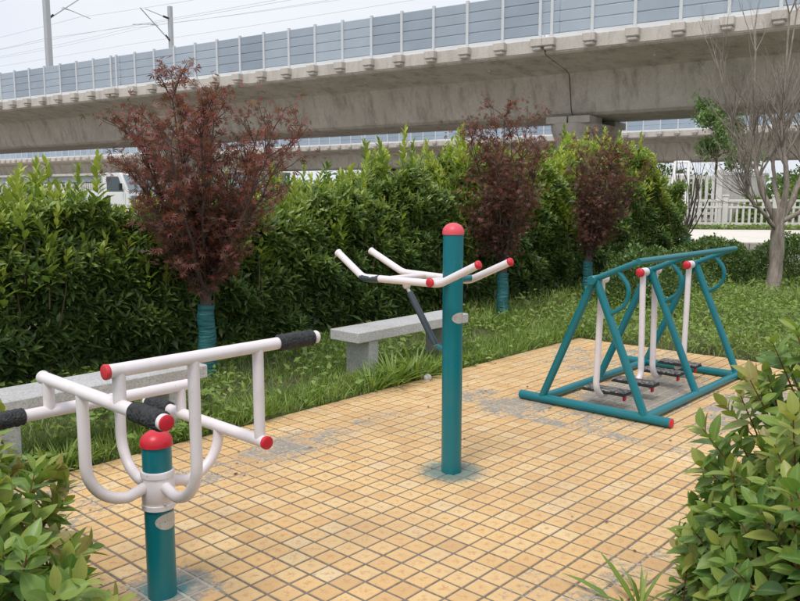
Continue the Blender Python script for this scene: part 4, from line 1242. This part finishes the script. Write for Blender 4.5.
bush_mass('far bush under the near viaduct at the right picture edge', (24.5, 44.0, ROAD_Z - .1), 5.0, 2.0, 3.0, 7000, 102)
bush_mass('low bush in front of the grey fence return', (14.4, 32.2, ROAD_Z - .1), .8, .5, 1.05, 1500, 98)
r = np.random.default_rng(99); n = 2600
u = r.uniform(-3, 10, n); w = r.uniform(8.0, 8.75, n)
P = np.array([RO + RD * float(x) + RN * float(y) + UP * (ROAD_Z - .03) for x, y in zip(u, w)]); P[:, 2] += r.uniform(0, .14, n)
Ls = r.uniform(.06, .13, n)
vg = leaf_object('verge_plants', SMALL, (P, r.normal(0, 1, (n, 3)) * [1, 1, .4] + [0, 0, .4], r.normal(0, .4, (n, 3)) + [0, 0, 1], Ls, Ls * .3, r.uniform(0, .3, n), np.clip(r.normal(.5, .25, n), 0, 1)), M['weed_leaf'], None)
tag(vg, 'strip of weeds at the foot of the low fence', 'weeds')

# ------------------------------------------------------------------ white truck behind the hedge
TC = Vector((-11.55, 34.3, ROAD_Z)); TX = DV; TY = Vector((-DV.y, DV.x, 0))
truck = empty('white_truck', TC, 'small white cab truck parked behind the hedge', 'truck')
def TP(x, y, z): return TC + TX * x + TY * y + UP * z
def prism(prof, y0, y1):
    v = [TP(x, y0, z) for x, z in prof] + [TP(x, y1, z) for x, z in prof]; n = len(prof)
    return MB().add(v, [tuple(range(n)), tuple(range(2 * n - 1, n - 1, -1))] + [(k, (k + 1) % n, n + (k + 1) % n, n + k) for k in range(n)])
W = .85
cabp = [(-.75, .55), (.85, .55), (.92, .95), (.86, 1.18), (.42, 1.93), (.30, 2.0), (-.62, 2.02), (-.75, 1.95)]
prism(cabp, -W, W).build('cab', M['white_car'], truck, angle=30)
ws = [(.862, 1.24), (.455, 1.90)]
v = []
for (x, z) in ws:
    nx = Vector((.66, .40)).normalized()
    v += [TP(x + .018, y, z + .012) for y in (-W + .09, W - .09)]
MB().add(v, [(0, 1, 3, 2)]).build('windscreen', M['windscreen'], truck, angle=0)
for s in (-1, 1):
    sw_ = [(-.50, 1.22), (.60, 1.22), (.28, 1.84), (-.50, 1.86)]
    MB().add([TP(x, s * (W + .012), z) for x, z in sw_], [(0, 1, 2, 3)]).build('side_window', M['glass_dark'], truck, angle=0)
    dr = prism([(-.55, .68), (.66, .68), (.72, 1.16), (-.55, 1.16)], s * (W + .004), s * (W + .02)).build('door', M['white_car'], truck)
    hd = prism([(-.48, 1.02), (-.30, 1.02), (-.30, 1.06), (-.48, 1.06)], s * (W + .022), s * (W + .05)).mesh('door_handle', M['black_trim'])
    h_ = link('door_handle', hd, None, dr); h_.matrix_parent_inverse = Matrix.Identity(4)
    MB().box(TP(.62, s * (W + .17), 1.42), (.08, .16, .28), TX, bev=.02).build('mirror', M['black_trim'], truck)
    MB().box(TP(.93, s * .6, .98), (.06, .32, .16), TX, bev=.02).build('headlight', M['windscreen'], truck)
MB().box(TP(.93, 0, .64), (.12, 1.66, .2), TX, bev=.03).build('bumper', M['white_car'], truck)
MB().box(TP(.945, 0, .98), (.03, .8, .12), TX, bev=.01).build('grille', M['black_trim'], truck)
MB().box(TP(-2.35, 0, .82), (3.0, 1.72, .12), TX, bev=.01).build('load_bed', M['white_car'], truck)
for s in (-1, 1):
    MB().box(TP(-2.35, s * .86, 1.06), (3.0, .04, .38), TX, bev=.01).build('bed_side', M['white_car'], truck)
MB().box(TP(-3.86, 0, 1.06), (.04, 1.7, .38), TX, bev=.01).build('tail_gate', M['white_car'], truck)
MB().box(TP(-.84, 0, 1.45), (.05, 1.66, 1.05), TX, bev=.01).build('head_board', M['white_car'], truck)
MB().box(TP(-1.5, 0, .58), (4.6, .7, .16), TX).build('chassis', M['black_trim'], truck)
for x in (.28, -2.9):
    for s in (-1, 1):
        wl = MB().lathe([(.18, -.09), (.29, -.09), (.31, -.06), (.31, .06), (.29, .09), (.18, .09)], TP(x, s * .74, .31), TY, 20).build('wheel', M['rubber'], truck)
        rm = link('rim', MB().lathe([(.02, .0), (.17, .0), (.18, .03)], TP(x, s * (.74 + .075), .31), TY * s, 16).mesh('rim', M['galvanised']), None, wl); rm.matrix_parent_inverse = Matrix.Identity(4)

# ------------------------------------------------------------------ railway viaducts
PROF = [(0, 9.02), (0, 8.36), (.10, 8.28), (2.75, 7.90), (3.05, 7.80), (3.22, 7.55), (3.55, 6.05), (3.66, 5.84), (3.85, 5.70), (4.1, 5.65), (7.9, 5.65), (8.15, 5.70), (8.34, 5.84), (8.45, 6.05), (8.78, 7.55), (8.95, 7.8), (9.25, 7.90), (11.9, 8.28), (12, 8.36), (12, 9.02)]
SPAN = 32.7; PITCH = (SPAN - .6) / 16
def VP(org, t, n, z): return org + DV * t + NV * n + UP * z
panel_me = {}
def panel_mesh(mat):
    mb = MB()
    H0, n_ = .22, 4; hh = (2.25 - H0) / n_
    for k in range(n_):
        z0 = H0 + k * hh
        mb.box(UP * (z0 + hh / 2), (PITCH - .10, .09, hh - .03), DV, bev=.025)
    mb.box(UP * (H0 + (2.25 - H0) / 2), (PITCH - .12, .04, 2.25 - H0 - .02), DV)
    return mb.mesh('barrier_panel', M[mat], 40)
post_me = MB().box(UP * 1.17, (.15, .16, 2.34), DV, bev=.01).box(UP * .03, (.34, .34, .05), DV).mesh('barrier_post', M['barrier_post'])
br_me = MB().box((0, 0, 0), (.60, .56, .40), DV, bev=.04).box((0, 0, -.28), (.44, .44, .18), DV, bev=.05).mesh('bracket', M['edge_concrete'])
drain_me = MB().lathe([(.07, -.10), (.07, .06)], (0, 0, 0), UP, 10).mesh('drain_pipe', M['barrier_post'])
def place(name, me, root, loc):
    o = link(name, me, None, root); o.location = loc
    return o
def pier_mesh(org, t, root, hgt=5.0, zt=5.28):
    # rounded shaft flaring to a head, with bearing blocks
    n_ = 40
    prof = [(-.3, 2.1, 1.05), (zt - 1.9, 2.1, 1.05), (zt - 1.3, 2.3, 1.1), (zt - .75, 2.75, 1.25), (zt - .35, 3.0, 1.36), (zt, 3.05, 1.4)]
    V = []; F_ = []
    for (z, hn, ht) in prof:
        for k in range(n_):
            a = 2 * math.pi * k / n_
            x = math.copysign(abs(math.cos(a)) ** .55, math.cos(a)) * hn; y = math.copysign(abs(math.sin(a)) ** .75, math.sin(a)) * ht
            V.append(VP(org, t + y, 6 + x, z))
    for i in range(len(prof) - 1):
        for k in range(n_):
            k2 = (k + 1) % n_
            F_.append((i * n_ + k, i * n_ + k2, (i + 1) * n_ + k2, (i + 1) * n_ + k))
    F_.append(tuple((len(prof) - 1) * n_ + k for k in range(n_)))
    pr = MB().add(V, F_).build('pier', M['pier_concrete'], root, angle=40)
    for nn in (4.0, 8.0):
        for tt in (-.62, .62):
            b_ = link('bearing_block', MB().box(VP(org, t + tt, nn, zt + .18), (1.15, 1.9, .36), DV, bev=.02).mesh('bearing_block', M['pier_concrete']), None, pr)
            b_.matrix_parent_inverse = Matrix.Identity(4)
    return pr
def viaduct(label, org, j0, jn, pmat, tvis):
    root = empty('railway_viaduct', VP(org, j0, 6, 0), label, 'viaduct')
    pm = panel_mesh(pmat)
    for s in range(jn):
        t0 = j0 + s * SPAN + .03; t1 = t0 + SPAN - .06
        v = [VP(org, t0, n_, z) for n_, z in PROF] + [VP(org, t1, n_, z) for n_, z in PROF]; n_ = len(PROF)
        MB().add(v, [tuple(range(n_)), tuple(range(2 * n_ - 1, n_ - 1, -1))] + [(k, (k + 1) % n_, n_ + (k + 1) % n_, n_ + k) for k in range(n_)]).build('girder', M['viaduct_concrete'], root, angle=25)
        # edge beam and pale strip below the panels
        MB().box(VP(org, (t0 + t1) / 2, .14, 8.72), (SPAN - .12, .36, .62), DV, bev=.02).build('edge_beam', M['edge_concrete'], root)
        for (nn, nm) in ((.16, 0), (11.84, 1)):
            if nm: 
                MB().box(VP(org, (t0 + t1) / 2, nn, 9.02 + 1.2), (SPAN - .3, .1, 2.3), DV).build('far_side_barrier', M[pmat], root)
                continue
            MB().box(VP(org, (t0 + t1) / 2, nn, 9.145), (SPAN - .2, .11, .20), DV, bev=.01).build('base_strip', M['white_strip'], root)
        for k in range(17):
            t = t0 + .25 + k * PITCH
            if not (tvis[0] < t < tvis[1]): continue
            place('barrier_post', post_me, root, VP(org, t, .12, 9.03))
            place('bracket', br_me, root, VP(org, t, -.14, 8.84))
            if k < 16: place('barrier_panel', pm, root, VP(org, t + PITCH / 2, .16, 9.03))
            if k == 16:
                jp = place('joint_panel', pm, root, VP(org, t + .33, .17, 9.03)); jp.matrix_basis = Matrix.Translation(jp.location) @ Matrix.Rotation(math.atan2(DV.y, DV.x), 4, 'Z') @ Matrix.Diagonal((.30, 1, 1, 1)) @ Matrix.Rotation(-math.atan2(DV.y, DV.x), 4, 'Z')
            if k % 4 == 2: place('drain_pipe', drain_me, root, VP(org, t + .5, 1.6, 8.13))
    for s in range(jn + 1):
        pier_mesh(org, j0 + s * SPAN, root)
    return root
ORG1 = Vector((0, 44.0, 0)); J0 = 8.4 - 2 * SPAN
viaduct('near concrete railway viaduct with grey-blue noise barrier panels', ORG1, J0, 3, 'barrier_panel', (-62, 30))
ORG2 = ORG1 + NV * 58.8
viaduct('far concrete railway viaduct seen below the near girder', ORG2, 20 - 6 * SPAN, 8, 'far_panel', (-150, 66))

# catenary poles, arms and wires on the near viaduct
def cat_pole(label, t, n, top, side, w):
    b_ = VP(ORG1, t, n, 9.02)
    root = empty('catenary_pole', b_, label, 'pole', 'railway catenary poles')
    MB().box(b_ + UP * (top - 9.02) / 2, (w, w, top - 9.02), DV, bev=.03).build('mast', M['galvanised'], root)
    return root, b_
pole1, b1 = cat_pole('thick grey catenary mast above the barrier at far left', -33.9, 1.4, 19.5, 1, .42)
pole2, b2 = cat_pole('slim grey catenary mast with cantilever arm above the barrier', -30.4, 10.6, 17.45, -1, .34)
def arm(root, b_, zt, s):
    # cantilever of two tubes, steady arm and insulators; s: towards which side across the track
    d = NV * s
    tip = b_ + d * 3.3 + UP * (zt - 9.02 - .4)
    top = b_ + UP * (zt - 9.02 - .2); low = b_ + UP * (zt - 9.02 - 2.1)
    cr = b_ + d * 2.6 + UP * (zt - 9.02 + .15)
    for (nm, p0, p1, rr) in (('top_tube', top, cr, .035), ('stay_tube', low, cr + d * .5, .045), ('steady_arm', low + (cr - low) * .55, tip + UP * -.9 + d * .6, .03), ('brace', low + (cr - low) * .5, tip + UP * -.6 + d * -.9, .025)):
        MB().tube([p0, p1], rr, 8).build(nm, M['galvanised'], root)
    for p_, q_ in ((top, cr), (low, cr)):
        dd = (q_ - p_).normalized()
        MB().tube([p_ + dd * .15, p_ + dd * .75], .085, 10).build('insulator', M['black_trim'], root)
arm(pole1, b1, 17.2, 1)
arm(pole2, b2, 16.6, -1)
for i, (n_, z0, sag) in enumerate(((3.6, 15.6, .5), (3.6, 14.3, .1), (8.2, 15.5, .5), (8.2, 14.2, .1), (1.0, 17.4, .6), (11.3, 16.4, .6), (0.9, 13.6, .4))):
    mb = MB()
    for s0 in (-130.0, -82.0, -33.0, 16.0):
        pts = []
        for k in range(13):
            u = k / 12
            pts.append(VP(ORG1, s0 + 49.0 * u, n_, z0 - 4 * sag * u * (1 - u)))
        mb.tube(pts, .011, 5, cap=False)
    names = ['upper wire over the near track', 'lower contact wire over the near track', 'upper wire over the far track', 'lower contact wire over the far track', 'highest feeder wire on the near side', 'feeder wire on the far side', 'lowest wire just above the near barrier']
    tag(mb.build('catenary_wire', M['galvanised'], None, angle=60), 'thin grey ' + names[i], 'wire', 'overhead railway wires')

# ------------------------------------------------------------------ far background under the viaducts
fb = Vector((-60, 150, ROAD_Z))
root = empty('warehouse', fb, 'long grey-blue low building under the far viaduct on the left', 'building')
MB().box(fb + UP * 2.2, (90, 14, 4.4), DV).build('wall', M['far_wall'], root)
MB().box(fb + UP * 4.6, (91, 15, .4), DV, bev=.05).build('roof', M['edge_concrete'], root)
wm = MB().box((0, 0, 0), (2.6, .1, 1.2), DV).mesh('window', M['glass_dark'])
for k in range(-10, 11):
    place('window', wm, root, fb - NV * 7.06 + DV * (k * 4.2) + UP * 2.8)
r = np.random.default_rng(120); n = 9000
t = r.uniform(-260, 150, n); w = r.uniform(150, 175, n)
hh = 5.2 + 1.6 * wob(t * .06, w * .02, 1)
P = np.array(ORG1)[None] + np.outer(t, np.array(DV)) + np.outer(w, np.array(NV)); P[:, 2] = ROAD_Z + r.random(n) ** .7 * hh
Ls = r.uniform(.8, 1.8, n)
ft = leaf_object('far_trees', SMALL, (P, r.normal(0, 1, (n, 3)), r.normal(0, 1, (n, 3)) + [0, 0, .5], Ls, Ls * .4, r.uniform(0, .3, n), np.clip(r.normal(.3, .2, n), 0, 1)), M['tree_leaf'], None)
tag(ft, 'distant belt of trees beyond the viaducts', 'trees')
